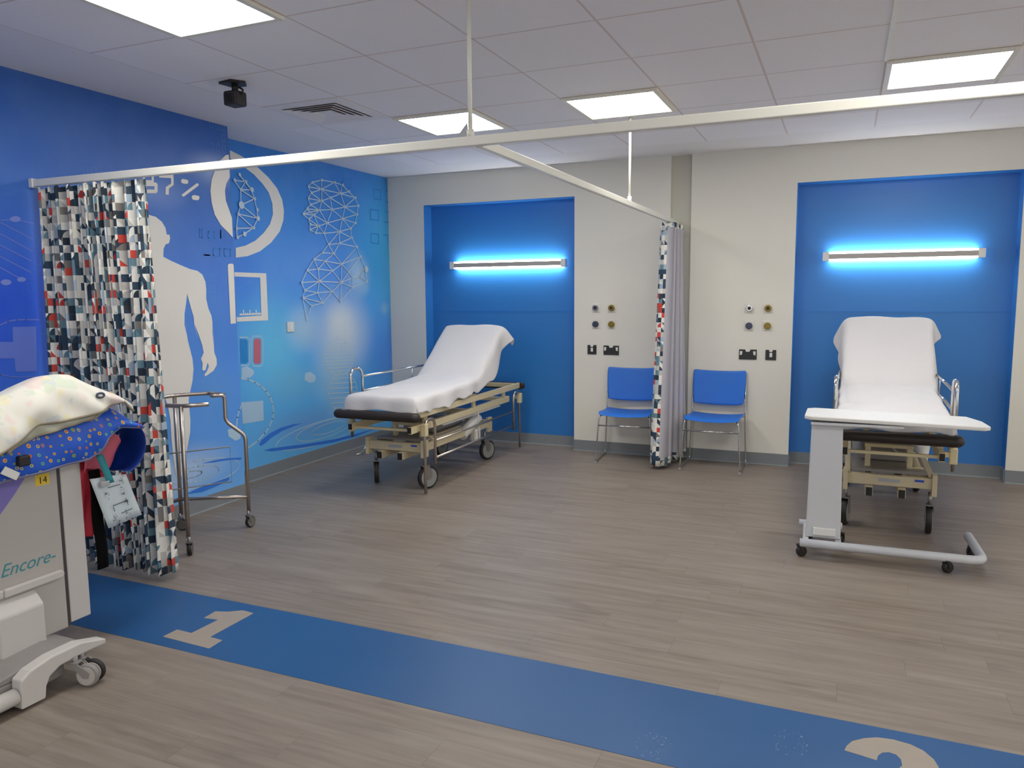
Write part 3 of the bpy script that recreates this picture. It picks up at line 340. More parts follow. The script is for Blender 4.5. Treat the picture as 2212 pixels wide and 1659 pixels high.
MUR_F = mural_material('mural print far', [(0., (104, 186, 244)), (.2, (96, 184, 246)), (.42, (88, 176, 246)), (.62, (66, 146, 236)), (.8, (58, 142, 230)), (1., (50, 130, 214))], [
    (6.5, 1.9, .9, 1.0, (58, 186, 240), .85), (4.75, 1.05, .55, .6, (110, 214, 250), .7), (4.4, 1.7, .4, .5, (62, 122, 232), .5),
    (6.5, .9, .75, .65, (60, 132, 232), .8), (5.72, 1.13, .62, .55, (222, 232, 238), .95), (5.70, 1.235, .30, .24, (226, 236, 240), .95), (5.55, .75, .42, .45, (170, 208, 232), .75), (6.0, 1.68, .28, .3, (200, 226, 236), .7),
    (5.15, 1.2, .35, .3, (190, 220, 238), .75), (5.0, .75, .5, .25, (120, 190, 228), .6), (5.1, .35, .8, .22, (110, 160, 225), .7), (5.8, .42, .45, .18, (190, 216, 236), .6), (6.45, 1.35, .12, .1, (150, 200, 235), .6), (6.1, 1.55, .12, .1, (150, 200, 235), .5)])
P_PALE = mat('mural pale print', (176, 208, 232), .5, noise=.02)
P_LINE = mat('mural line print', (196, 216, 226), .5, noise=.02)
P_LINE2 = mat('mural faint line print', (150, 190, 226), .5, noise=.02)
P_DARK = mat('mural dark print', (54, 124, 226), .5, noise=.03)
P_TEAL = mat('mural teal digits', (46, 130, 214), .5, noise=.02)
P_RED = mat('mural red print', (200, 110, 128), .5, noise=.02)
P_BLUE = mat('mural bright blue print', (40, 140, 214), .5, noise=.02)
P_LAV = mat('mural lavender print', (128, 146, 224), .5, noise=.02)
P_LAV2 = mat('mural lavender lines', (104, 128, 220), .5, noise=.02)
P_DISC = mat('mural disc print', (214, 226, 234), .5, noise=.02)
# ---------------------------------------------------------------- shell
struct(MB().box(-.6, 9.2, -3.7, YB+.3, -.1, 0).build('floor', FLOORM))
struct(MB().box(-.6, 9.2, -3.7, YB+.3, H, H+.1).build('ceiling', CEILM))
def mural_wall(name, xp, y0, y1, base, items, mats):
    mb = MB(); mb.box(xp-.45, xp, y0, y1, 0, H, 0)
    off = xp+.0012
    lay = 0
    for it in items:
        kind, mi = it[0], it[1]; lay += 1; q = off+lay*.00004
        if kind == 'poly':
            f = mb.poly([(q, a, b) for a, b in it[2]], mi)
        elif kind == 'holed':
            o_, h_ = it[2]; n = len(o_)
            for i in range(n):
                mb.poly([(q, *o_[i]), (q, *o_[(i+1) % n]), (q, *h_[((i+1)*len(h_)//n) % len(h_)]), (q, *h_[(i*len(h_)//n) % len(h_)])][:4] if (i*len(h_)//n) % len(h_) != ((i+1)*len(h_)//n) % len(h_) else
                        [(q, *o_[i]), (q, *o_[(i+1) % n]), (q, *h_[(i*len(h_)//n) % len(h_)])], mi)
        elif kind == 'line':
            w_ = it[3]; pts = it[2]
            for (a, b) in zip(pts, pts[1:]):
                d = Vector((b[0]-a[0], b[1]-a[1])); L = d.length
                if L < 1e-5: continue
                d /= L; nn = Vector((-d.y, d.x))*w_/2; e = d*w_*.3
                A_ = Vector(a)-e; B_ = Vector(b)+e
                mb.poly([(q, *(A_+nn)), (q, *(B_+nn)), (q, *(B_-nn)), (q, *(A_-nn))], mi)
        elif kind == 'dot':
            (cy, cz), r = it[2], it[3]
            mb.poly([(q, cy+r*math.cos(t*PI/6), cz+r*math.sin(t*PI/6)) for t in range(12)], mi)
    o = mb.build(name, mats, tri=True, recalc=False)
    return struct(o)
MU = MURAL
D_ = {'g': 1, 'pale': 2, 'line': 3, 'dark': 4, 'teal': 5, 'red': 6, 'blue': 7, 'lav': 8, 'lav2': 9, 'faint': 10, 'disc': 11}
ML = [None, DOTG, P_PALE, P_LINE, P_DARK, P_TEAL, P_RED, P_BLUE, P_LAV, P_LAV2, P_LINE2, P_DISC]
it = []
for r in ('rip4', 'rip5', 'rip6'): it.append(('line', D_['pale'], MU[r], .008))
it += [('poly', D_['dark'], MU['dark_cres3']), ('poly', D_['dark'], MU['dark_cres4']), ('poly', D_['pale'], MU['hexnear']), ('line', D_['pale'], MU['arc_near'], .012)]
for r in MU['left_lines']: it.append(('line', D_['lav2'], r, .007))
for r in MU['left_dots']: it.append(('poly', D_['lav'], r))
it += [('line', D_['lav2'], MU['left_arc'], .008), ('line', D_['lav2'], MU['left_arc2'], .006), ('poly', D_['lav2'], MU['cross'])]
for r in MU['zero_near']: it.append(('line', D_['teal'], r+[r[0]], .008))
it += [('poly', 1, MU['body']), ('holed', 1, MU['eight_lower']), ('holed', 1, MU['eight_upper']), ('poly', 1, MU['seven'])]
for r in MU['pct']: it.append(('poly', 1, r))
def clipy(pts, y1): return [(min(a, y1), b) for a, b in pts]
it += [('poly', 1, clipy([(a-.022, b) for a, b in MU['crescent']], YS-.001)), ('poly', 1, clipy([(a-.03, b) for a, b in MU['phone_bar']], YS-.001))]
ML1 = list(ML); ML1[0] = MUR_N
mural_wall('wall_left', XN, -3.7, YS, 0, it, ML1)
it = []
for r in ('rip1', 'rip2', 'rip3'): it.append(('line', D_['pale'], MU[r], .008))
it += [('poly', D_['dark'], MU['dark_cres1']), ('poly', D_['dark'], MU['dark_cres2']), ('poly', D_['pale'], MU['hex']), ('poly', D_['pale'], MU['hex2']),
       ('poly', D_['pale'], MU['square']), ('line', D_['pale'], MU['arc'], .014), ('poly', D_['blue'], MU['capsule_blue']), ('line', D_['line'], MU['capsule_blue_line'], .008),
       ('poly', D_['red'], MU['capsule']), ('line', D_['line'], MU['capsule_line'], .007)]
for r in MU['helix']: it.append(('line', D_['line'], r, .008))
for r in MU['zero']: it.append(('line', D_['teal'], r+[r[0]], .008))
for r in MU['one']: it.append(('line', D_['teal'], r, .010))
it.append(('poly', 1, MU['ring']))
for r in MU['frame']: it.append(('poly', 1, r))
for r in MU['ticks']: it.append(('poly', 1, r))
nd = MU['nodes']
for a, b in MU['edges']: it.append(('line', D_['line'] if a > 100 or a < 24 or True else 1, [nd[a], nd[b]], .0085))
for k, p in nd.items():
    big = {107: .030, 105: .02, 110: .02, 112: .019, 101: .014}
    it.append(('dot', D_['line'], p, big.get(k, .0135)))
    if k not in big: it.append(('dot', D_['faint'], p, .006))
it.append(('dot', D_['line'], (6.12, 1.74), .03))
ML2 = list(ML); ML2[0] = MUR_F
mural_wall('wall_left_far', 0, YS-.15, YB+.15, 0, it, ML2)
# return of the near wall
R1, R2_, R3, R4, RT, DP = .4188, 2.0157, 3.9492, 5.5357, 2.3777, .15
CH0, CH1 = 2.905, 3.085
mb = MB()
for a, b in ((0, R1), (R2_, CH0), (CH1, R3), (R4, 9.2)): mb.box(a, b, YB, YB+DP+.1, 0, H)
for a, b in ((R1, R2_), (R3, R4)): mb.box(a, b, YB, YB+DP+.1, RT, H); mb.box(a, b, YB+DP, YB+DP+.1, 0, RT)
mb.box(CH0, CH1, YB+.035, YB+DP+.1, 0, H)
struct(mb.build('wall_back', WHITE))
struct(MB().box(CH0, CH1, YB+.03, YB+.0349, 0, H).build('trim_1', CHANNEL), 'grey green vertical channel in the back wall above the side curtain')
k = 2
for a, b in ((R1, R2_), (R3, R4)):
    mb = MB(); t = .003
    mb.box(a, b, YB+DP-t, YB+DP, 0, RT); mb.box(a, a+t, YB-.0005, YB+DP-t, 0, RT); mb.box(b-t, b, YB-.0005, YB+DP-t, 0, RT); mb.box(a+t, b-t, YB-.0005, YB+DP-t, RT-t, RT)
    o = struct(mb.build('trim_%d' % k, BLUE), 'blue painted recess lining behind the bed head'); k += 1
    struct(MB().box(a+t, b-t, YB+DP-t-.002, YB+DP-t, 1.316, 1.322).build('trim_%d' % k, mat('seam', (40, 120, 200), .4, noise=.02))); k += 1
# skirting
sk = [('baseboard_left', [(XN, -3.5, XN+.006, YS+.006)]), ('baseboard_left_far', [(0, YS, .006, YB)]),
      ('baseboard_back', [(0, YB-.006, R1, YB), (R2_, YB-.006, CH0, YB), (CH1, YB-.006, R3, YB), (R4, YB-.006, 9.0, YB)]),
      ('baseboard_recess', [(R1+.003, YB+DP-.009, R2_-.003, YB+DP-.003), (R1+.003, YB, R1+.009, YB+DP-.009), (R2_-.009, YB, R2_-.003, YB+DP-.009),
                            (R3+.003, YB+DP-.009, R4-.003, YB+DP-.003), (R3+.003, YB, R3+.009, YB+DP-.009), (R4-.009, YB, R4-.003, YB+DP-.009)])]
for nm, bx in sk:
    mb = MB()
    for a, b, c, d in bx:
        mb.box(a, c, b, d, 0, .1)
        e = .012
        if nm.startswith('baseboard_left'): mb.box(c, c+e, b, d, 0, .006, 1)
        elif c-a > d-b: mb.box(a, c, b-e, b, 0, .006, 1)
    struct(mb.build(nm, [SKIRT, BEAD]))
# blue numbered strip in the floor
struct(MB().box(XN+.02, 9.0, 1.974, 2.464, 0, .0012).build('trim_%d' % k, STRIPM), 'blue vinyl strip across the floor'); k += 1
def flat(name, pts, z0, z1, m, tri=True):
    return MB().prism(pts, z0, z1, 'z').build(name, m, tri=True)
struct(flat('trim_%d' % k, MU['digit1'], .0012, .002, NUMM), 'beige number 1 inlaid in the blue strip'); k += 1
o2 = MU['digit2']; cx, cy = 4.545, 2.285
outer = [(4.401, 2.274), (4.408, 2.305), (4.425, 2.340), (4.460, 2.372), (4.501, 2.395), (4.550, 2.402), (4.600, 2.393), (4.636, 2.370), (4.662, 2.330), (4.672, 2.290), (4.665, 2.245), (4.640, 2.205), (4.590, 2.160), (4.545, 2.125),
         (4.690, 2.125), (4.690, 2.035), (4.395, 2.035), (4.395, 2.085), (4.450, 2.145), (4.510, 2.190), (4.550, 2.225), (4.568, 2.255), (4.566, 2.290), (4.554, 2.312), (4.534, 2.318), (4.514, 2.308), (4.500, 2.285), (4.495, 2.255)]
struct(flat('trim_%d' % k, outer, .0012, .002, NUMM), 'beige number 2 inlaid in the blue strip'); k += 1
# ---------------------------------------------------------------- ceiling fittings
for i, (lx, ly, lab) in enumerate(LIGHTS):
    t = thing('ceiling_light', lab, 'ceiling light', (lx+.3, ly+.3, H-.001), 0, 'square ceiling light panels')
    mb = MB(); e = .298; q = .268
    for a in ((-e, -q, -e, e), (q, e, -e, e), (-q, q, -e, -q), (-q, q, q, e)): mb.box(a[0], a[1], a[2], a[3], -.016, 0, 0)
    mb.build('light_frame', LFRAME, t, bevel=.002)
    MB().box(-q, q, -q, q, -.010, -.002).build('diffuser', LENS, t)
struct(MB().box(4.4936-.011, 4.4936+.011, 1.95, 4.28, H-.006, H).build('trim_%d' % k, LFRAME), 'ceiling grid bar with its highlight painted in, leading to the right light panel'); k += 1  # grid bar made lighter, its highlight put into the colour
# air diffuser
t = thing('air_vent', 'white square ceiling air vent with nested louvres left of the lights', 'air vent', (GX-.3, GY+1.5, H-.001))
DV = mat('vent dark', (150, 144, 144), .7, noise=.05); VW = mat('vent white', (236, 232, 232), .6, noise=.02)
mb = MB()
def ring(mb, o, i, z0, z1, mi=0):
    A = [(-o, -o), (o, -o), (o, o), (-o, o)]; B = [(-i, -i), (i, -i), (i, i), (-i, i)]
    for q in range(4):
        a, b, c, d = A[q], A[(q+1) % 4], B[(q+1) % 4], B[q]
        mb.poly([(*a, z0), (*b, z0), (*c, z1), (*d, z1)], mi)
ring(mb, .29, .21, -.001, -.004); mb.build('vent_frame', VW, t, solid=.003)
mb = MB()
for o, i in ((.205, .165), (.165, .125), (.125, .085), (.085, .045)): ring(mb, o, i, -.012, .0 )
mb.box(-.045, .045, -.045, .045, -.004, -.002)
mb.build('louvre', VW, t, solid=.002)
MB().box(-.205, .205, -.205, .205, -.0015, -.0005).build('duct_opening', DV, t)
# security camera
t = thing('security_camera', 'small black camera hanging from a plate on the ceiling', 'camera', (1.158, 3.185, H))
MB().prism([(-.07, -.05), (.03, -.065), (.075, .0), (.03, .06), (-.06, .05)], -.012, 0, 'z').build('mounting_plate', BLACK, t)
MB().tube([(0, 0, -.01), (0, 0, -.05)], .018).tube([(.03, 0, -.03), (.055, 0, -.045), (.05, 0, -.07)], .006).build('bracket', BLACK, t)
MB().box(-.05, .045, -.045, .045, -.13, -.05, bev=.012).build('camera_body', BLACK, t)
MB().disc((-.01, -.046, -.09), (0, 1, 0), .022, .012).build('lens', mat('lens', (20, 20, 26), .15, noise=.05), t)
# ---------------------------------------------------------------- curtain rails
RY, RZ = 2.56, 2.095
t = thing('curtain_rail', 'long white curtain rail crossing the whole bay, mounted on the left wall', 'curtain rail', (0, RY, RZ))
MB().box(XN+.001, 9.0, -.016, .016, -.019, .019, bev=.004).build('track', RAILW, t)
MB().box(XN+.0005, XN+.03, -.022, .022, -.024, .024, bev=.003).build('wall_bracket', WPLAST, t)
MB().tube([(2.945-.01, 0, .019), (2.945-.01, 0, H-RZ)], .009).disc((2.935, 0, .03), (0, 0, 1), .015, .035).disc((2.935, 0, H-RZ-.004), (0, 0, 1), .03, .008).build('hanger_rod', RAILW, t)
MB().prism([(2.87, .02), (2.925, .02), (2.92, .075), (2.905, .06)], .0, .004, 'y').build('hanger_clip', GPLAST, t)
t2 = thing('curtain_rail', 'short white rail running from the long rail back to the wall', 'curtain rail', (2.965, RY+.017, RZ-.004))
MB().box(-.016, .016, 0, YB+.03-RY-.018, -.019, .019, bev=.004).build('track', RAILW, t2)
MB().tube([(0, 2.36, .019), (0, 2.36, H-RZ+.003)], .008).disc((0, 2.36, .03), (0, 0, 1), .014, .04).disc((0, 2.36, H-RZ-.001), (0, 0, 1), .028, .006).build('hanger_rod', RAILW, t2)
# ---------------------------------------------------------------- curtains
def print_material(name):
    n = NT(name, .8); uv = n.sep(n.uv()); S_ = 1/.040
    u = n.m_('MULTIPLY', uv[0], S_); v = n.m_('MULTIPLY', uv[1], S_)
    cu_, cv = n.m_('FLOOR', u), n.m_('FLOOR', v); fu, fv = n.m_('FRACT', u), n.m_('FRACT', v)
    r1 = n.white(n.comb(cu_, cv, 1.)); r2 = n.white(n.comb(cu_, cv, 2.)); r3 = n.white(n.comb(cu_, cv, 3.))
    st = [(0., (232, 230, 222)), (.26, (196, 194, 188)), (.44, (44, 68, 88)), (.58, (34, 50, 66)), (.66, (104, 138, 152)), (.78, (164, 182, 198)), (.86, (128, 124, 120)), (.93, (206, 70, 58))]
    st2 = [(0., (238, 236, 228)), (.40, (40, 62, 82)), (.60, (204, 202, 196)), (.76, (88, 122, 138)), (.90, (60, 58, 62))]
    a = n.ramp(r1, st, 'CONSTANT'); b = n.ramp(r2, st2, 'CONSTANT')
    fl = n.m_('GREATER_THAN', r3, .5)
    fu2 = n.m_('ABSOLUTE', n.m_('SUBTRACT', fl, fu))
    tri = n.m_('GREATER_THAN', n.m_('ADD', fu2, fv), 1.)
    arc = n.m_('GREATER_THAN', n.m_('ADD', n.m_('POWER', fu2, 2.), n.m_('POWER', fv, 2.)), .9)
    msk = n.m_('ADD', n.m_('MULTIPLY', tri, n.m_('LESS_THAN', r3, .3)), n.m_('MULTIPLY', arc, n.m_('GREATER_THAN', r3, .8)))
    return n.out(n.mix(msk, a, b))
PRINT = print_material('printed curtain cloth'); LINING = mat('grey curtain lining', (186, 184, 192), .85, noise=.02)
def curtain(name, path_top, path_bot, z0, z1, label, mats, hem=None, rows=24, solid=.003):
    n = len(path_top); P = []; UV = []; L = [0]
    for a, b in zip(path_bot, path_bot[1:]): L.append(L[-1]+math.dist(a, b))
    zs = [z1-(z1-z0)*i/rows for i in range(rows+1)]
    if hem: zs = [z1, z1-hem[0]]+[z1-hem[0]-(z1-z0-hem[0]-hem[1])*i/(rows-2) for i in range(1, rows-1)]+[z0]
    for z in zs:
        f = (z1-z)/(z1-z0); f = f*f*(3-2*f)*.3+f*.7
        P.append([(a[0]*(1-f)+b[0]*f, a[1]*(1-f)+b[1]*f, z+(.006*math.sin(i*.9) if z in (zs[0], zs[-1]) else 0)) for i, (a, b) in enumerate(zip(path_top, path_bot))])
        UV.append([(l, z) for l in L])
    nr = len(zs)
    mi = (lambda i, j: 1 if hem and 0 < i < nr-2 and j >= hem[2] else 0)
    o = grid_mesh(name, P, mats, None, UV, mi if hem else None, solid=solid)
    return tag(o, label, 'curtain')
random.seed(4)
def pleats(x0, x1, n, amp, yc, seed, per=14):
    rnd = random.Random(seed); pts = []; ws = [rnd.uniform(.6, 1.5) for _ in range(n)]; T = sum(ws); x = x0
    for i, w_ in enumerate(ws):
        wd = w_/T*(x1-x0); am = amp*rnd.uniform(.55, 1.15)
        for k_ in range(per):
            ph = k_/per*2*PI
            pts.append((x+wd*(k_/per)+.32*wd*math.sin(2*ph)*.5, yc-am*math.sin(ph)))
        x += wd
    pts.append((x1, yc)); return pts
top = pleats(XN+.055, 1.105, 11, .040, RY+.012, 11); bot = pleats(XN+.045, 1.165, 11, .058, RY-.01, 23)
curtain('curtain', top, bot, .04, RZ-.029, 'curtain printed with grey, navy and red shapes, gathered at the left wall', [PRINT])
# side curtain: lining towards the room, a strip of the print at its leading edge
def zig(y0, y1, n, amp, xc, bulge=0.):
    pts = []
    for i in range(n*12+1):
        q = i/(n*12); pts.append((xc+amp*math.cos(q*n*2*PI)*(1+.3*math.sin(i*.7))+bulge*q*q, y0+(y1-y0)*q+.02*math.sin(q*n*4*PI)))
    return pts
lead_t = [(2.925, 6.24), (2.905, 6.20), (2.91, 6.16), (2.93, 6.135), (2.955, 6.125), (2.975, 6.13)]
lead_b = [(2.90, 6.12), (2.872, 6.08), (2.875, 6.04), (2.90, 6.01), (2.93, 6.0), (2.955, 6.01)]
pt = lead_t+zig(6.15, 6.50, 5, .035, 2.985, .02)[1:]
pb = lead_b+zig(6.04, 6.50, 5, .046, 2.970, .09)[1:]
curtain('curtain', pt, pb, .035, RZ-.032, 'curtain hanging against the back wall between the blue chairs, grey lining outward', [PRINT, LINING], hem=(.035, .07, 5))
# ---------------------------------------------------------------- bed head lamps
for a, b, zc, lab in ((.668, 1.905, 1.777, 'slim horizontal lamp glowing on the left blue recess'), (4.16, 5.325, 1.774, 'slim horizontal lamp glowing on the right blue recess')):
    y1 = YB+DP-.003; L = b-a
    t = thing('wall_lamp', lab, 'wall lamp', ((a+b)/2, y1, zc), 0, 'bed head lamps')
    MB().box(-L/2+.02, L/2-.02, -.085, -.03, -.021, .021, bev=.004).build('lamp_body', LAMPB, t)
    for s in (-1, 1): MB().box(s*(L/2-.12)-.03, s*(L/2-.12)+.03, -.03, 0, -.02, .02).build('wall_bracket', LAMPB, t)
    for s in (-1, 1):
        MB().box(-L/2+.05, L/2-.05, -.050, -.020, s*.030-.0065, s*.030+.0065, bev=.002).build('glass_tube', GLASSE, t)
    for s in (-1, 1):
        mb = MB(); mb.box(min(s*(L/2-.05), s*L/2), max(s*(L/2-.05), s*L/2), -.088, -.03, -.037, .037, bev=.004)
        mb.build('end_cap', WPLAST, t)
# ---------------------------------------------------------------- sockets and gas outlets on the back wall
def socket(x, z, double, lab):
    w_ = .073 if double else .043
    t = thing('wall_socket', lab, 'socket', (x, YB, z))
    MB().box(-w_, w_, -.010, 0, -.043, .043, bev=.002).build('face_plate', SOCK, t)
    if double:
        for s in (-1, 1): MB().prism([(s*.066, .028), (s*.044, .028), (s*.048, -.002), (s*.064, -.006)], -.015, -.0101, 'y').build('switch', WPLAST, t)
        MB().prism([(-.022, .0435), (.022, .0435), (.014, .024), (-.014, .024)], -.0125, -.0101, 'y').build('label', WPLAST, t)
    else:
        MB().box(-.010, .012, -.015, -.0101, -.018, .018, bev=.001).build('switch', WPLAST, t)
        MB().prism([(-.016, .0435), (.016, .0435), (.010, .026), (-.010, .026)], -.0125, -.0101, 'y').build('label', WPLAST, t)
socket(2.192, .965, False, 'small square black socket nearest the left blue recess')
socket(2.377, .963, True, 'wide black double socket above the left blue chair')
socket(3.593, .953, True, 'wide black double socket above the right blue chair')
socket(3.782, .953, False, 'small square black socket nearest the right blue recess')
def outlet(x, z, kind, lab):
    t = thing('gas_outlet', lab, 'gas outlet', (x, YB, z), 0, 'round medical gas outlets')
    MB().box(-.042, .042, -.006, 0, -.042, .042, bev=.002).build('face_plate', WHITE, t)
    m = {'c': CHROME, 'b': BRASS, 'g': GUN, 'y': BRASS}[kind]
    MB().disc((0, -.018, 0), (0, 1, 0), .029, .024, bev=.004).build('collar', m, t)
    MB().disc((0, -.0315, 0), (0, 1, 0), .014 if kind != 'g' else .02, .006).build('valve', BLACK if kind in 'cb' else m, t)
for x0, side in ((2.228, 'left'), (3.597, 'right')):
    d = .152
    for dx, dz, kd, nm in ((0, 0, 'c', 'chrome gas outlet, upper left'), (d, 0, 'b', 'brass gas outlet, upper right'), (0, -.15, 'g', 'dark blue-grey gas outlet, lower left'), (d, -.15, 'y', 'brass gas outlet, lower right')):
        outlet(x0+dx, 1.353+dz-(.003 if side == 'right' else 0), kd, nm+' of the four over the '+side+' chair')
t = thing('light_switch', 'small white switch plate on the printed mural wall', 'switch', (0, 4.967, 1.222))
MB().box(.0015, .012, -.043, .043, -.043, .043, bev=.002).build('face_plate', WPLAST, t)
MB().box(.012, .017, -.012, .012, -.022, .022, bev=.001).build('rocker', mat('bright plastic', (245, 245, 245), .2, noise=.01), t)
# ---------------------------------------------------------------- chairs
def make_chair(lab, x, y, rz):
    t = thing('stacking_chair', lab, 'chair', (x, y, 0), rz, 'blue plastic chairs against the back wall')
    # seat: dished, rounded front edge
    n, k = 15, 13; P = []
    for i in range(n):
        v = i/(n-1); row = []
        for j in range(k):
            u = j/(k-1)*2-1
            y_ = -.20+.40*v; hw = .235-.012*v
            z_ = .445-.018*v+.014*u*u-(.030*max(0, 1-v/.16)**2)-.008*math.sin(v*PI)
            row.append((u*hw*(1-.04*max(0, 1-v/.1)), y_-.02*(1-u*u)*(1-v), z_))
        P.append(row)
    grid_mesh('seat', P, CHAIRB, t, solid=.008, subsurf=1)
    P = []
    for i in range(13):
        v = i/12; row = []
        for j in range(k):
            u = j/(k-1)*2-1; hw = .218+.012*math.sin(v*PI*.8)
            e = .010*(abs(u)**6)*(1 if v in (0., 1.) else 0)
            z_ = .52+.285*v+(.012*abs(u)**2.6 if v > .5 else -.010+.012*u*u)*abs(2*v-1)
            row.append((u*hw*(1-.03*(1-v)), .17+.055*v+.020*(1-u*u), z_))
        P.append(row)
    grid_mesh('backrest', P, CHAIRB, t, solid=.008, subsurf=1)
    for s in (-1, 1):
        mb = MB()
        mb.tube([(s*.205, -.17, .425), (s*.222, -.185, .40), (s*.247, -.215, .012), (s*.243, .20, .012), (s*.225, .19, .45), (s*.222, .225, .78)], .0065, bend=.03)
        mb.build('leg', CHROME, t)
        for yy in (-.20, .185): MB().box(s*.246-.010, s*.246+.010, yy-.02, yy+.02, 0, .010, bev=.002).build('foot_glide', GPLAST, t)
    MB().tube([(-.228, -.195, .335), (.228, -.195, .335)], .0065).build('front_stretcher', CHROME, t)
    MB().tube([(-.205, -.17, .418), (-.19, -.05, .412), (.19, -.05, .412), (.205, -.17, .418)], .006, bend=.02).tube([(-.224, .17, .418), (.224, .17, .418)], .006).build('seat_frame', CHROME, t)
    return t
make_chair('blue plastic chair with chrome sled legs left of the hanging side curtain', 2.605, 6.315, math.radians(5))
make_chair('blue plastic chair with chrome sled legs right of the hanging side curtain', 3.362, 6.315, math.radians(-.5))
# ---------------------------------------------------------------- castor
def castor(parent, name, x, y, r, wdt, top, yaw, tyre, hub, fork, trail=.03, both=True):
    """top: height of the fork plate; yaw turns the wheel"""
    dx, dy = math.cos(yaw), math.sin(yaw)       # rolling direction
    ax = Vector((-dy, dx, 0)); c = Vector((x, y, r)) ; st = Vector((x-dx*trail, y-dy*trail, 0))
    k = MB(); k.disc((st.x, st.y, (top+2*r)/2+.0), (0, 0, 1), .012 if r > .05 else .009, top-2*r+.012); 
    for s in (-1, 1):
        a = c+ax*s*(wdt/2+.004)
        mtx = []
        q = Vector((dx, dy, 0))
        pts = [c+Vector((0, 0, -r*.15))+q*r*.22, c+Vector((0, 0, r*.3))+q*r*.36, Vector((st.x, st.y, 2*r+.004))+q*r*.35, Vector((st.x, st.y, 2*r+.004))-q*r*.30, c-q*r*.22+Vector((0, 0, -.15*r))]
        lo = [k.bm.verts.new(p+ax*s*(wdt/2+.002)) for p in pts]; hi = [k.bm.verts.new(p+ax*s*(wdt/2+.006)) for p in pts]
        for f in [lo, hi[::-1]]+[[lo[i], hi[i], hi[(i+1) % 5], lo[(i+1) % 5]] for i in range(5)]: k.bm.faces.new(f)
    q = Vector((dx, dy, 0))
    k.bar(Vector((st.x, st.y, 2*r+.006))-q*r*.35, Vector((st.x, st.y, 2*r+.006))+q*r*.4, wdt+.012, .006)
    o = k.build(name, fork, parent)
    MB().disc(c, ax, r, wdt, 28, bev=min(wdt*.3, .008)).build('tyre', tyre, o)
    h = MB()
    for s in (-1, 1): h.disc(c+ax*s*(wdt/2+.0005), ax, r*.80, .004, 28, bev=.001)
    h.build('hub', hub, o)
    return o
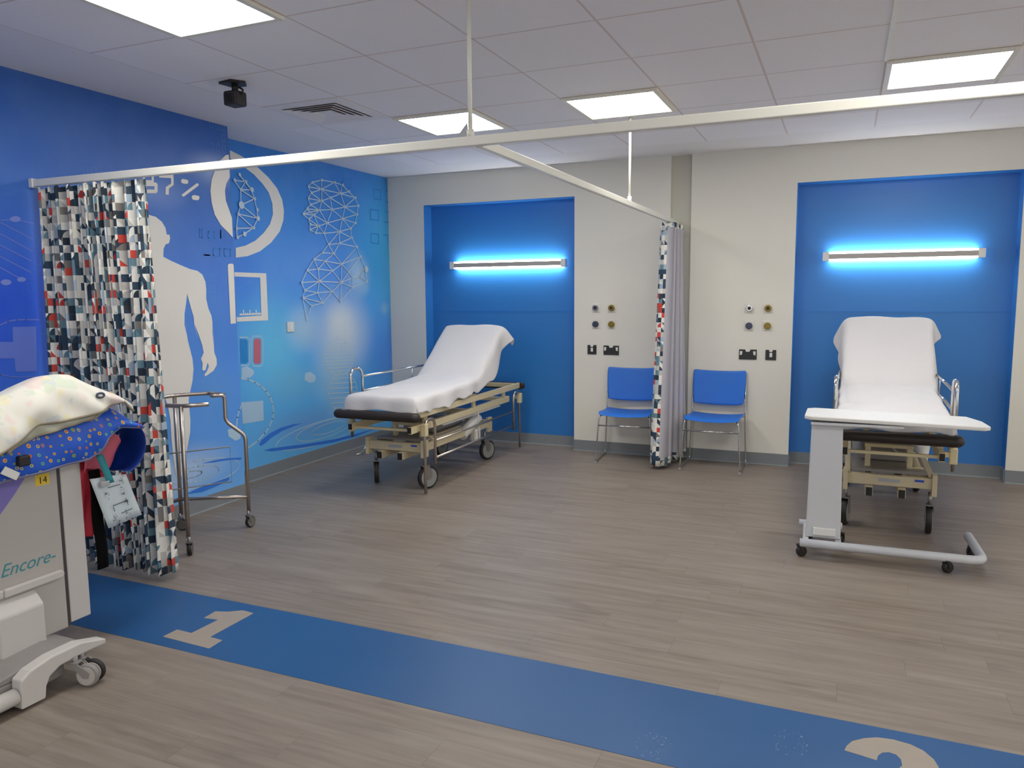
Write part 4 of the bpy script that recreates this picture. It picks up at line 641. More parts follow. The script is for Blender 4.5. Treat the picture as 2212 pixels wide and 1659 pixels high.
# ---------------------------------------------------------------- hospital trolley beds
HUB = mat('grey wheel disc', (150, 152, 152), .4, .3, noise=.03); CAPB = mat('black end cap', (24, 22, 22), .5, noise=.1)
BLUELAB = mat('blue sticker', (40, 80, 190), .4, noise=.02)
def prof(lift, ang, L):
    """mattress top line from foot to head in (y, z)"""
    h = (1.12, .785+lift)
    return [(.045, .738+lift), (.5, .752+lift), (1.0, .772+lift), h, (h[0]+L*math.cos(ang), h[1]+L*math.sin(ang))]
def along(pr, s):
    Ls = [math.dist(a, b) for a, b in zip(pr, pr[1:])]; T = sum(Ls); d = s*T
    for (a, b), l in zip(zip(pr, pr[1:]), Ls):
        if d <= l or l is Ls[-1]:
            f = d/l; return (a[0]+(b[0]-a[0])*f, a[1]+(b[1]-a[1])*f)
        d -= l
def make_bed(lab, slab, x, y, rz, lift, ang, L, raised, castors, seed, hw, sdx, rh):
    t = thing('hospital_trolley_bed', lab, 'hospital bed', (x, y, 0), rz, 'trolley beds with heads in the blue recesses')
    zb = .605+lift
    pr = prof(lift, ang, L)
    # mattress in two sections
    mb = MB(); mb.prism([(pr[0][0]+.01, pr[0][1]-.008), (pr[3][0], pr[3][1]-.008), (pr[3][0]-.02, zb+.105), (pr[3][0], zb+.045), (.06, zb+.045)], -.275, .275, 'x')
    mb.build('mattress', VINYL, t, bevel=.015)
    h, e = pr[3], pr[4]; nx, nz = math.sin(ang), -math.cos(ang); th = .075
    bk = MB().prism([(h[0]+.012, h[1]-.004), (e[0], e[1]-.006), (e[0]+nx*th, e[1]+nz*th), (h[0]+nx*th, h[1]+nz*th)], -.285, .285, 'x').build('back_section', VINYL, t, bevel=.015)
    MB().bar((-.2, h[0]+nx*(th+.012), h[1]+nz*(th+.012)), (-.2, e[0]+nx*(th+.012)-.05, e[1]+nz*(th+.012)-.05), .03, .02).bar((.2, h[0]+nx*(th+.012), h[1]+nz*(th+.012)), (.2, e[0]+nx*(th+.012)-.05, e[1]+nz*(th+.012)-.05), .03, .02)\
        .bar((-.2, h[0]+nx*(th+.012)+.01, h[1]+nz*(th+.012)+.01), (.2, h[0]+nx*(th+.012)+.01, h[1]+nz*(th+.012)+.01), .02, .02).bar((-.2, h[0]+.05, zb+.02), (-.2, h[0]+.42*math.cos(ang)+nx*th, h[1]+.42*math.sin(ang)+nz*th-.02), .02, .02).bar((.2, h[0]+.05, zb+.02), (.2, h[0]+.42*math.cos(ang)+nx*th, h[1]+.42*math.sin(ang)+nz*th-.02), .02, .02).build('back_section_frame', CREAM, t)
    # platform
    mb = MB()
    for s in (-1, 1): mb.box(s*.300-.012, s*.300+.012, .03, 2.06, zb-.018, zb+.032)
    mb.box(-.30, .30, .06, .10, zb-.01, zb+.02); mb.box(-.30, .30, 1.08, 1.13, zb-.01, zb+.02); mb.box(-.30, .30, 2.02, 2.06, zb-.012, zb+.025)
    mb.box(-.293, .293, .10, 1.12, zb+.03, zb+.043)
    mb.build('platform_frame', CREAM, t, bevel=.003)
    for yy, nm in ((0, 'foot_bumper'), (2.085, 'head_bumper')):
        MB().tube([(-hw+.02, yy+.03, zb), (-hw, yy+.02, zb), (-hw+.01, yy, zb), (hw-.01, yy, zb), (hw, yy+.02, zb), (hw-.02, yy+.03, zb)] if yy == 0 else
                  [(-hw+.02, yy-.03, zb+.0), (-hw+.01, yy, zb), (hw-.01, yy, zb), (hw-.02, yy-.03, zb)], .033, 12, bend=.015).build(nm, DARKBR, t)
    # upper chassis
    zc = zb-.105
    mb = MB()
    for s in (-1, 1): mb.box(s*.255-.016, s*.255+.016, .055, 1.90, zc-.027, zc+.027)
    mb.box(-.24, .24, .10, .12, zc-.018, zc+.002); mb.box(-.24, .24, 1.0, 1.05, zc-.018, zc+.018); mb.box(-.24, .24, 1.84, 1.88, zc-.018, zc+.018)
    for s in (-1, 1):
        for yy in (.25, 1.1, 1.75): mb.box(s*.262-.01, s*.262+.01, yy, yy+.05, zc+.02, zb-.008)
    mb.build('upper_chassis', CREAM, t, bevel=.003)
    for s in (-1, 1): MB().box(s*.255-.014, s*.255+.014, .045, .0549, zc-.020, zc+.022).build('end_cap', CAPB, t)
    for s in (-1, 1): MB().box(s*.295-.010, s*.295+.012, .5, 1.6, zc-.03, zc-.022).build('drip_rail', GPLAST, t)
    # base
    mb = MB()
    mb.box(-.25, .25, .27, .31, .295, .36); mb.box(-.25, .25, 1.46, 1.50, .295, .36)
    for s in (-1, 1):
        mb.box(s*.235-.018, s*.235+.018, .31, 1.46, .300, .355); mb.box(s*.245-.014, s*.245+.014, .25, .33, .255, .385); mb.box(s*.245-.014, s*.245+.014, 1.44, 1.52, .255, .385)
    for xx in (-.11, .07): mb.box(xx-.021, xx+.021, .22, 1.50, .235, .292)
    mb.build('base_frame', CREAM2, t, bevel=.003)
    for xx in (-.11, .07): MB().box(xx-.018, xx+.018, .212, .2199, .238, .289).build('end_cap', CAPB, t)
    MB().box(.14, .19, .266, .2699, .335, .348).build('sticker', BLUELAB, t)
    MB().box(-.06, .06, .266, .2699, .32, .34).build('nameplate', GPLAST, t)
    for yy in (.48, 1.30):
        mb = MB()
        for s in (-1, 1): mb.box(s*.12-.016, s*.12+.016, yy-.02, yy+.02, .356, zc-.023)
        mb.box(-.14, .14, yy-.022, yy+.022, zc-.04, zc-.019); mb.build('lift_column', CREAM, t, bevel=.003)
    MB().disc((.17, .78, .325), (0, 1, 0), .052, .52, 24, bev=.01).disc((.17, .50, .325), (0, 1, 0), .058, .05, 24).build('lift_cylinder', CREAM, t)
    MB().tube([(.17, 1.04, .325), (.17, 1.3, .40)], .014).build('lift_ram', CHROME, t)
    MB().box(-.21, .21, .40, 1.40, .362, .372).box(-.21, .21, .34, .40, .362, .38).build('tray', TRAY, t)
    MB().box(-.16, .12, .66, 1.20, .374, .44, bev=.01).build('lift_housing', TRAY, t)
    MB().tube([(.215, .98, .30), (.255, 1.22, .425)], .045, 20).build('white_tube', WPLAST, t)
    MB().box(.20, .27, 1.16, 1.26, .215, .33, bev=.02).build('white_block', WPLAST, t)
    MB().tube([(.0, .55, zc-.03), (.08, .6, .42), (.16, .9, .44), (.10, 1.3, zc-.03)], .006, bend=.06).build('cable', GPLAST, t)
    # castors
    for (xx, yy, yw) in castors: castor(t, 'castor', xx, yy, .090, .034, .258, yw, BLACK, HUB, DULL, trail=.03)
    MB().tube([(-.262, .28, .375), (-.272, .27, .30), (-.275, .24, .262), (-.30, .18, .258)], .009, bend=.02).build('brake_pedal', CHROME, t)
    # side rails
    for s, up in ((-1, raised[0]), (1, raised[1])):
        X_ = s*rh; mb = MB(); r = .0115
        ztop = (.925 if up else .562)+lift; b1, b2 = (ztop-.07, ztop-.185) if up else (.382+lift, .252+lift)
        lo_out = (.40+lift if up else .012+lift*.0); lo_in = (.50+lift if up else .205)
        for yo, yi in ((.165, .325), (2.035, 1.885)):
            mb.tube([(X_, yo, lo_out), (X_, yo, ztop), (X_, yi, ztop), (X_, yi, lo_in)], r, 12, bend=.075)
        for bz in (b1, b2): mb.tube([(X_, .325, bz), (X_, 1.885, bz)], .009, 10)
        mb.tube([(X_, 1.1, b1), (X_, 1.1, b2)], .004, 8)
        if not up: mb.tube([(X_, 1.1, b2), (X_, 1.1, zc)], .003, 6)
        o = mb.build('side_rail', CHROME if up else STEEL, t)
        for yo in (.165, 2.035):
            k = MB().box(X_-.02 if s > 0 else X_-.022, X_+.022 if s > 0 else X_+.02, yo-.024, yo+.024, zc-.055, zc+.04, bev=.006)
            k.bar((X_-s*.02, yo, zc), (s*.255, yo, zc), .03, .03); k.build('clamp', CREAM, o)
            MB().disc((X_, yo+.036, zc), (0, 1, 0), .011, .022).build('clamp_knob', CAPB, o)
    # ---- sheet: a thing of its own lying on the mattress
    sh = thing('bed_sheet', slab, 'bed sheet', (x+sdx, y, 0), rz, 'white sheets draped over the trolley beds')
    rnd = random.Random(seed); n = 84; top_hw = .288
    ph = [rnd.uniform(0, 6.28) for _ in range(12)]
    P = []
    T_ = 1.0; foot = pr[0][1]-(zb+.035)
    rows = [(-1., 'front'), (-.75, 'front'), (-.5, 'front'), (-.2, 'front')]+[(i/n, 'top') for i in range(n+1)]+[(1.02, 'back'), (1.08, 'back'), (1.16, 'back')]
    for s_, kd in rows:
        if kd == 'front': yy, zz = pr[0][0]-.012-.010*abs(s_), pr[0][1]+s_*foot
        elif kd == 'back':
            q = (s_-1.0); yy, zz = pr[4][0]+.008+q*.30*nx+.02, pr[4][1]-q*.55
        else: yy, zz = along(pr, s_); zz += .010; 
        onback = max(0., min(1., (s_-.64)/.1)) if kd != 'front' else 0.
        row = []
        for j in range(41):
            u = j/40*2-1; a = abs(u); sg = 1 if u > 0 else -1
            if a <= .72:
                X_ = u/.72*top_hw
                wr = .0035*math.sin(X_*11+s_*8+ph[0])*math.sin(s_*21+ph[1])+.0025*math.sin(X_*23-s_*35+ph[2])
                if .58 < s_ < .70: wr += -.010*(1-abs(s_-.64)/.06)*(1-.5*a)
                if kd == 'front': wr = .008*math.sin(X_*19+ph[8])*abs(s_)
                row.append((X_, yy-(.006*math.sin(X_*27+ph[9])*abs(s_) if kd == 'front' else 0), zz+wr-.012*(a/.72)**8))
            else:
                d = (a-.72)/.28
                if kd == 'top':
                    drop = (.118+.012*math.sin(s_*13+ph[3]+sg)+.010*math.sin(s_*37+ph[4]*sg)+.006*math.sin(s_*80+ph[7]))
                    drop = drop*(1-onback)+(.165+.03*math.sin(s_*15+ph[5]+sg*2))*onback
                    if s_ < .03: drop *= 1.05
                else: drop = .10*(1-abs(s_)*.8) if kd == 'front' else .10
                flare = (.012+.014*math.sin(s_*29+ph[5]*sg)*(1-onback)+.020*math.sin(s_*17+ph[6]+sg)*onback)*d
                if kd == 'top' and s_ > .93: flare += .07*d*(s_-.93)/.07
                if kd == 'back': flare += .07*d*(1-(s_-1)/.16)
                o_ = .016*math.sin(min(1, d*4)*PI/2)
                yb_ = nx*.09*d*onback
                row.append((sg*(top_hw+o_+flare), yy+yb_+(.02*d if kd == 'front' else 0), zz-.010-drop*d*(1. if kd != 'front' else .9)))
        P.append(row)
    o = grid_mesh('sheet_cloth', P, SHEET, sh, solid=.003, subsurf=1)
    sh.name = 'bed_sheet'
    return t
make_bed('trolley bed on the left beside the mural wall, its near side rail lowered', 'white sheet over the raised back of the bed beside the mural wall',
         1.214, 4.40, math.radians(.8), 0, math.radians(37), .69, (True, False), [(-.240, .37, math.radians(122)), (.238, .345, math.radians(65)), (-.236, 1.46, math.radians(80)), (.232, 1.46, math.radians(71))], 3, .337, .016, .318)
make_bed('trolley bed on the right standing behind the overbed table, both side rails raised', 'white sheet over the raised back of the bed behind the overbed table',
         4.634, 4.575, math.radians(-.5), .037, math.radians(43), .68, (True, True), [(-.236, .37, math.radians(80)), (.234, .365, math.radians(86)), (-.236, 1.46, math.radians(80)), (.236, 1.46, math.radians(95))], 8, .330, .0, .322)
# ---------------------------------------------------------------- overbed table
t = thing('overbed_table', 'white topped overbed table on a grey castor base in front of the right bed', 'table', (4.165, 4.165, 0), math.radians(2))
W_ = .902; ty = .40
mb = MB(); pts = []
def rrect(x0, x1, y0, y1, c):
    q = []
    for cx_, cy_, a0 in ((x1-c, y1-c, 0), (x0+c, y1-c, 90), (x0+c, y0+c, 180), (x1-c, y0+c, 270)):
        for k_ in range(5): a = math.radians(a0+k_*22.5); q.append((cx_+c*math.cos(a), cy_+c*math.sin(a)))
    return q
bm_ = MB().prism([(.03, .045), (W_-.03, .045), (W_, .075), (W_-.01, .24), (W_-.06, .390), (.05, .390), (.012, .35), (0, .075)], .778, .801, 'z')
o = bm_.build('table_top', TABLET, t, bevel=.006)
for v in o.data.vertices: v.co.z -= .016*(v.co.x/W_)
MB().prism([(.035, .05), (.50, .06), (.50, .31), (.035, .31)], .752, .7655, 'z').build('top_support', TABLEG, t)
MB().prism([(.028, .10), (.212, .10), (.202, .7515), (.040, .7515)], .085, .155, 'y').build('column', TABLEG, t, bevel=.006)
MB().box(.065, .185, .070, .0849, .118, .162, bev=.004).build('pedal_plate', TABLET, t)
MB().tube([(0, .02, .082), (.90, .02, .082), (.90, .47, .082)], .024, 12, bend=.07).tube([(-.01, .38, .095), (.23, .38, .095)], .020, 12).bar((.03, .02, .082), (.03, .38, .085), .03, .03).bar((.20, .02, .082), (.20, .38, .085), .03, .03).build('base_frame', TABLEG, t)
for xx, yy, yw in ((.01, .03, 30), (.05, .37, 60), (.225, .345, 75), (.735, .02, 40), (.895, .335, 100)):
    castor(t, 'castor', xx, yy, .030, .028, .066, math.radians(yw), BLACK, CAPB, BLACK, trail=.012)
# ---------------------------------------------------------------- linen frame trolley
t = thing('linen_trolley', 'empty stainless steel tube frame trolley on castors in front of the mural', 'trolley', (0, 0, 0))
A_, B_, C_, D2 = (.915, 2.90), (.500, 3.24), (.858, 3.455), (.50, 2.84)
zt = .868
def leg(nm, pts): MB().tube(pts, .0125, 12, bend=.03).build(nm, STEEL, t)
leg('leg', [(*A_, .10), (*A_, zt)]); leg('leg', [(*D2, .10), (*D2, zt)])
leg('leg', [(*B_, .10), (*B_, zt)])
leg('leg', [(*C_, .10), (C_[0], C_[1], .60), (C_[0]-.075, C_[1]-.085, .70), (C_[0]-.075, C_[1]-.085, zt), (C_[0]-.10, C_[1]-.17, zt+.004)])
MB().tube([(A_[0]+.12, A_[1]+.09, zt+.006), (A_[0]+.01, A_[1]+.005, zt), (D2[0], D2[1], zt), (B_[0], B_[1], zt), (C_[0]-.20, C_[1]-.07, zt+.004), (C_[0]-.075, C_[1]-.085, zt)], .0125, 12, bend=.03).build('top_rim', STEEL, t)
MB().tube([(*D2, .20), (*B_, .20)], .012, 12).tube([(*B_, .20), (*C_, .20)], .012, 12).build('lower_rail', STEEL, t)
MB().tube([(D2[0]-.02, D2[1], .54), (C_[0]-.045, C_[1]-.09, .54), (C_[0]-.045, C_[1]-.09, .315), (D2[0]-.02, D2[1], .315)], .004, 8).build('wire_support', DULL, t)
for (xx, yy), yw in ((A_, 128), (B_, 30), (C_, 85), (D2, 50)): castor(t, 'castor', xx+.012, yy-.004, .037, .024, .105, math.radians(yw), BLACK, DULL, DULL, trail=.014)
# ---------------------------------------------------------------- scanner
t = thing('mobile_scanner', 'grey wheeled scanner cabinet with teal lettering at the left edge', 'medical scanner', (0, 0, 0))
FX = 1.45
MB().box(.75, FX-.012, 1.02, 1.862, .135, .96, bev=.01).build('cabinet', SCANG, t)
MB().box(FX-.012, FX, 1.02, 1.757, .128, .96, bev=.006).build('side_panel', SCANG, t)
MB().box(FX-.0119, FX-.002, 1.772, 1.862, .142, .96, bev=.004).build('rear_panel', SCANL, t)
MB().box(FX-.0118, FX-.006, 1.757, 1.772, .132, .955).build('panel_gap', SCAND, t)
MB().prism([(1.50, .352), (1.735, .352), (1.745, .368), (1.735, .385), (1.50, .385)], FX, FX+.022, 'x').box(FX, FX+.016, 1.30, 1.50, .352, .384).build('grab_bar', SCANL, t, bevel=.006)
MB().prism([(FX, .125), (FX+.05, .125), (FX+.05, .292), (FX, .345)], 1.450, 1.628, 'y').build('lower_box', SCANL, t, bevel=.008)
MB().box(1.0, 1.38, 1.15, 1.84, .9601, 1.02, bev=.02).build('top_console', SCANM, t)
# base with an arched fairing along the outside
arch = [(1.391, .118), (1.426, .140), (1.512, .158), (1.627, .160), (1.739, .130), (1.739, .110), (1.675, .112), (1.600, .112), (1.540, .106), (1.500, .085), (1.484, .055), (1.478, .012), (1.386, .012)]
MB().prism(arch, 1.635, 1.690, 'x').build('base_fairing', SCANL, t, tri=True, bevel=.006)
MB().box(.80, 1.634, 1.05, 1.60, .03, .105, bev=.01).prism([(1.30, .105), (1.60, .105), (1.70, .122), (1.60, .145), (1.42, .135), (1.30, .12)], 1.20, 1.634, 'x').build('base', SCANM, t, tri=True, bevel=.006)
MB().box(1.16, 1.44, 1.30, 1.60, .1051, .134, bev=.004).build('base_plinth', SCANG, t)
MB().tube([(1.66, 1.02, .058), (1.66, 1.385, .058)], .030, 14).build('bumper_bar', SCANL, t)
c_ = castor(t, 'castor', 1.735, 1.615, .045, .022, .112, math.radians(20), SCANM, SCANG, SCANM, trail=.045)
castor(t, 'castor', 1.722, 1.652, .045, .022, .112, math.radians(20), BLACK, SCANL, SCANM, trail=.045)
castor(t, 'castor', .95, 1.66, .047, .040, .132, math.radians(20), BLACK, SCANG, SCANM, trail=.0)
castor(t, 'castor', 1.0, 1.15, .035, .040, .10, math.radians(20), BLACK, SCANG, SCANM, trail=.0)
castor(t, 'castor', 1.55, 1.15, .035, .040, .10, math.radians(20), BLACK, SCANG, SCANM, trail=.0)
MB().prism([(1.40, .84), (1.64, .84), (1.621, .785), (1.577, .732), (1.519, .671), (1.40, .59)], FX, FX+.0008, 'x').build('lavender_decal', mat('lavender decal', (126, 116, 190), .5, noise=.02), t)
MT = Matrix.Translation((FX+.0004, 1.497, .428)) @ Matrix(((0, 0, 1, 0), (1, 0, 0, 0), (0, 1, 0, 0), (0, 0, 0, 1)))
text_mesh('lettering', 'Encore-', .070, TEAL, t, MT, shear=.38, ext=.0004)
MB().box(FX, FX+.0012, 1.664, 1.722, .745, .789).build('number_sticker', mat('yellow sticker', (232, 200, 60), .5, noise=.02), t)
MT = Matrix.Translation((FX+.0016, 1.675, .752)) @ Matrix(((0, 0, 1, 0), (1, 0, 0, 0), (0, 1, 0, 0), (0, 0, 0, 1)))
text_mesh('sticker_number', '14', .038, BLACK, t, MT, ext=.0004)
# ---------------------------------------------------------------- lead aprons piled over the scanner
def pastel():
    n = NT('white apron print', .55); p = n.obj()
    c = n.mix(n.mapr(n.noise(p, 9., 2.), .56, .64, 0., .38), (240, 238, 226), (238, 196, 196))
    for k_, (sc, col) in enumerate(((11., (200, 226, 190)), (13., (244, 228, 150)), (16., (200, 214, 226)))):
        v = n.t.nodes.new('ShaderNodeVectorMath'); v.operation = 'ADD'; n.put(v.inputs[0], p); v.inputs[1].default_value = (k_*7.1+3, k_*2.3, 1.7)
        c = n.mix(n.mapr(n.noise(v.outputs[0], sc, 2.), .60, .67, 0., .42), c, col)
    return n.out(c)
def dotted():
    n = NT('blue apron print', .5); uv = n.uv(); s = n.sep(uv)
    v = n.t.nodes.new('ShaderNodeTexVoronoi'); v.voronoi_dimensions = '2D'; n.put(v.inputs['Vector'], uv); v.inputs['Scale'].default_value = 30; v.inputs['Randomness'].default_value = .7
    d = v.outputs['Distance']; h = n.sep(v.outputs['Color'])[0]; h2 = n.sep(v.outputs['Color'])[1]
    rad = n.m_('ADD', .12, n.m_('MULTIPLY', h2, .13))
    outer = n.m_('LESS_THAN', d, rad); inner = n.m_('LESS_THAN', d, n.m_('MULTIPLY', rad, .55))
    oc = n.ramp(h, [(0, (214, 200, 70)), (.35, (222, 120, 60)), (.55, (110, 200, 90)), (.75, (220, 190, 80))], 'CONSTANT')
    ic = n.ramp(h2, [(0, (200, 50, 50)), (.4, (60, 110, 190)), (.7, (210, 80, 60))], 'CONSTANT')
    c = n.mix(outer, (28, 88, 204), oc); return n.out(n.mix(inner, c, ic))
PAST = pastel(); DOTS = dotted(); TRIM = mat('apron binding', (150, 140, 120), .6, noise=.05)
DBLUE = mat('blue apron lining', (20, 56, 146), .5, noise=.04); PINK = mat('red apron cloth', (206, 48, 70), .6, noise=.06); PINKL = mat('faded red apron cloth', (196, 92, 112), .6, noise=.06)
def interp(pts, s):
    q = s*(len(pts)-1); i = min(int(q), len(pts)-2); f = q-i
    a, b = pts[i], pts[i+1]; f = f*f*(3-2*f)*.35+f*.65
    return (a[0]*(1-f)+b[0]*f, a[1]*(1-f)+b[1]*f)
def drape(name, topl, botl, xc, xb, mats, parent, back=.28, n=40, bulge=.03, wr=.006, solid=.006, seed=1, backdrop=.10):
    """a sheet laid over a ridge: topl is the ridge (y, z), botl the hem hanging on the +x side"""
    rnd = random.Random(seed); ph = [rnd.uniform(0, 6.28) for _ in range(6)]; P = []; UV = []
    for i in range(n+1):
        s = i/n; a = interp(topl, s); b = interp(botl, s); col = []; uvc = []
        secs = [(-1, back), (-.75, back*.8), (-.5, back*.55), (-.25, back*.28)]
        for q, bx in secs: col.append((xc-bx, a[0], a[1]-backdrop*(bx/back)**1.6)); uvc.append((a[0], q*.3))
        m_ = 14
        for k_ in range(m_+1):
            f = k_/m_; y_ = a[0]*(1-f)+b[0]*f; z_ = a[1]*(1-f**1.25)+b[1]*f**1.25
            x_ = xc+(xb-xc)*math.sin(f*PI/2)+bulge*math.sin(f*PI)+wr*math.sin(s*14+f*5+ph[0])*f+wr*.8*math.sin(s*31-f*7+ph[1])*f
            col.append((x_, y_, z_)); uvc.append((y_*1.0+z_*.2, z_+.1))
        P.append(col); UV.append(uvc)
    o = grid_mesh(name, P, mats, parent, UV, None, solid=solid, subsurf=1)
    ed = MB(); ed.tube([r[-1] for r in P], solid*.9, 6)
    ed.build('binding', TRIM if mats[0] is not DOTS else mat('blue apron binding', (120, 120, 150), .6, noise=.05), parent)
    return P
ta = thing('lead_apron', 'blue lead apron with coloured dots hanging over the scanner', 'lead apron', (0, 0, 0), 0, 'lead aprons piled on the scanner')
drape('apron_cloth', [(1.20, 1.02), (1.40, 1.03), (1.53, 1.05), (1.65, 1.05), (1.78, 1.05), (1.87, 1.045), (1.93, 1.040), (1.985, 1.030), (2.055, .988), (2.130, .918)],
      [(1.20, .80), (1.40, .80), (1.53, .808), (1.65, .814), (1.76, .822), (1.855, .822), (1.91, .838), (1.945, .895), (2.01, .932), (2.132, .908)], 1.435, 1.515, [DOTS], ta, back=.22, seed=5, bulge=.02)
# returning layer of the blue apron: the loop past the end of the scanner
P = []
for i in range(13):
    s = i/12
    a = interp([(1.945, .890), (1.975, .922), (2.02, .934), (2.075, .928), (2.118, .912), (2.140, .870), (2.142, .820), (2.120, .765), (2.062, .722), (2.02, .735)], s)
    P.append([(1.515-.17*k_/6, a[0]+(.004*math.sin(k_+s*6)), a[1]+.004*math.sin(k_*1.3)) for k_ in range(7)])
grid_mesh('apron_fold', P, [DBLUE], ta, solid=.005, subsurf=1)
P = []
for i in range(9):
    s = i/8; a = interp([(1.985, .915), (2.03, .925), (2.08, .92), (2.118, .905)], s); b = interp([(2.02, .78), (2.035, .74), (2.075, .725), (2.135, .80)], s)
    P.append([(1.36+.012*math.sin(k_*.7+i), a[0]*(1-k_/6)+b[0]*k_/6, a[1]*(1-k_/6)+b[1]*k_/6) for k_ in range(7)])
grid_mesh('apron_lining', P, [DBLUE], ta, solid=.005, subsurf=1)
MB().box(1.515, 1.545, 1.548, 1.592, .855, .895, bev=.006).build('velcro_patch', BLACK, ta)
MB().prism([(1.50, .868), (1.552, .832), (1.535, .808), (1.48, .845)], 1.532, 1.536, 'x').build('care_label', WPLAST, ta)
tr = thing('lead_apron', 'red lead apron hanging behind the blue dotted one with its black strap down', 'lead apron', (0, 0, 0), 0, 'lead aprons piled on the scanner')
P = []
for i in range(15):
    s = i/14; a = interp([(1.86, .90), (1.92, .91), (1.97, .915), (2.02, .90), (2.045, .86)], s); b = interp([(1.86, .755), (1.90, .765), (1.96, .742), (2.02, .745), (2.055, .765)], s)
    P.append([(1.465-.05*(k_/7)*s+.016*math.sin(s*9+k_*.4), a[0]*(1-k_/7)+b[0]*k_/7, a[1]*(1-k_/7)+b[1]*k_/7) for k_ in range(8)])
grid_mesh('apron_cloth', P, [PINKL], tr, solid=.005, subsurf=1)
P = []
for i in range(9):
    s = i/8; a = interp([(1.868, .80), (2.02, .78)], s); b = interp([(1.868, .47), (1.925, .465)], s)
    P.append([(1.42+.014*math.sin(s*8+k_*.3), a[0]*(1-k_/9)+b[0]*k_/9, a[1]*(1-k_/9)+b[1]*k_/9) for k_ in range(10)])
grid_mesh('apron_tail', P, [PINK], tr, solid=.005, subsurf=1)
P = [[(1.462+.005*math.sin(k_*.8), 1.885+.052*i/3+.012*k_/12, .76-.435*k_/12) for k_ in range(13)] for i in range(4)]
grid_mesh('strap', P, [mat('black webbing', (10, 9, 10), .9, spec=.1, noise=.05)], tr, solid=.003)
tw = thing('lead_apron', 'white lead apron with pastel print and a metal eyelet, topmost on the scanner', 'lead apron', (0, 0, 0), 0, 'lead aprons piled on the scanner')
wt = [(1.15, 1.03), (1.35, 1.07), (1.524, 1.112), (1.578, 1.122), (1.667, 1.158), (1.727, 1.177), (1.788, 1.178), (1.832, 1.172), (1.894, 1.133), (1.98, 1.087), (2.062, 1.040)]
wb = [(1.15, .86), (1.35, .87), (1.50, .925), (1.566, .966), (1.642, 1.000), (1.743, 1.000), (1.845, 1.005), (1.90, 1.018), (1.96, 1.035), (2.02, 1.040), (2.070, .992)]
WP = drape('apron_cloth', wt, wb, 1.45, 1.54, [PAST], tw, back=.30, seed=2, bulge=.008, wr=.010, backdrop=.12)
drape('apron_underlayer', [(1.5, 1.0), (1.64, 1.05), (1.74, 1.05), (1.85, 1.05), (1.95, 1.04)], [(1.51, .915), (1.62, .955), (1.74, .972), (1.86, .985), (1.94, 1.018)], 1.445, 1.528, [mat('apron underside', (176, 178, 160), .6, noise=.1)], tw, back=.1, seed=9, bulge=.01)
b = bmesh.new(); mb = MB(); q = MB()
P = []
for i in range(13):
    s = i/12; a = interp([(1.90, 1.085), (1.98, 1.080), (2.045, 1.052), (2.082, 1.005), (2.088, .955)], s); b_ = interp([(1.91, 1.0), (1.95, .99), (2.0, .975), (2.04, .950), (2.072, .930)], s)
    P.append([(1.435-.03*math.sin(k_/6*PI)+.006*math.sin(i*1.1), a[0]*(1-k_/6)+b_[0]*k_/6, a[1]*(1-k_/6)+b_[1]*k_/6) for k_ in range(7)])
grid_mesh('apron_fold', P, [PAST], tw, solid=.005, subsurf=1)
bi, bj = min(((i, j) for i in range(1, 40) for j in range(6, 18)), key=lambda q: (WP[q[0]][q[1]][1]-1.900)**2+(WP[q[0]][q[1]][2]-1.078)**2)
q0 = Vector(WP[bi][bj]); nn = (Vector(WP[bi+1][bj])-Vector(WP[bi-1][bj])).cross(Vector(WP[bi][bj+1])-Vector(WP[bi][bj-1])).normalized()
if nn.x < 0: nn = -nn
e1 = Vector((0, 1, 0)); e1 = (e1-nn*e1.dot(nn)).normalized(); e2 = nn.cross(e1); ec = q0+nn*.008
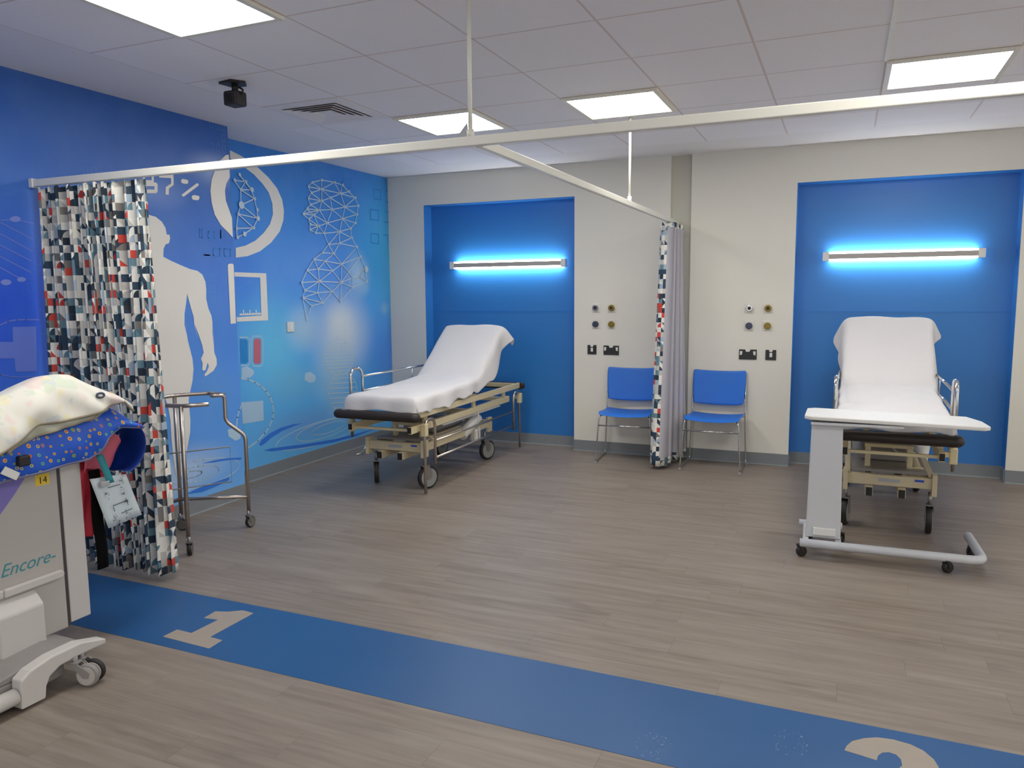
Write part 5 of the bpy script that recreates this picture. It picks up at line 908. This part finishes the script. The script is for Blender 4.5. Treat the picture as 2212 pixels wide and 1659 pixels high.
MB().tube([ec+(e1*math.cos(a*PI/9)+e2*.62*math.sin(a*PI/9))*.015 for a in range(19)], .0045, 8, cap=False).build('eyelet', GUN, tw)
MB().disc(ec-nn*.001, nn, .009, .003).build('eyelet_hole', WHITE, tw)
# instruction card hanging on a teal strap
tc_ = thing('instruction_card', 'pale instruction card hanging from a teal strap below the aprons', 'card', (0, 0, 0))
card = [(1.872, .731), (2.044, .715), (2.112, .514), (1.944, .499)]
def cardpt(u, v):
    a, b, c, d = [Vector(p) for p in card]; p = (a*(1-u)+b*u)*(1-v)+(d*(1-u)+c*u)*v; return p
CARD = mat('card', (204, 216, 222), .5, noise=.03); INK = mat('card ink', (74, 82, 88), .6, noise=.05)
P = [[(1.485+.006*math.sin(u*2.5), *cardpt(u/6, v/6)) for v in range(7)] for u in range(7)]
grid_mesh('card_sheet', P, [CARD], tc_, solid=.0015)
mb = MB(); rnd = random.Random(3)
def cl(u0, v0, u1, v1, w_=.0025):
    a, b = cardpt(u0, v0), cardpt(u1, v1); d = (b-a).normalized(); nn = Vector((-d.y, d.x))*w_*.7
    mb.poly([(1.4925, *(a+nn)), (1.4925, *(b+nn)), (1.4925, *(b-nn)), (1.4925, *(a-nn))])
for a in ((.35, .22, .72, .20), (.3, .60, .72, .58), (.3, .72, .3, .62), (.72, .52, .72, .68), (.45, .80, .8, .78)): cl(*a)
for cu_, cv in ((.25, .38), (.68, .34), (.25, .86), (.62, .86), (.8, .12), (.7, .62)):
    for _ in range(7):
        u, v = cu_+rnd.uniform(-.08, .08), cv+rnd.uniform(-.07, .07); cl(u, v, u+rnd.uniform(-.06, .06), v+rnd.uniform(-.05, .05), .0018)
mb.build('printing', INK, tc_)
P = [[(1.49+.003*k_, 1.905+.034*i+.004*k_, .825-.018*k_) for k_ in range(8)] for i in range(2)]
grid_mesh('strap', P, [mat('teal strap', (30, 130, 140), .5, noise=.04)], tc_, solid=.002)
MB().box(1.493, 1.512, 1.905, 1.945, .690, .712, bev=.003).build('clip', GPLAST, tc_)
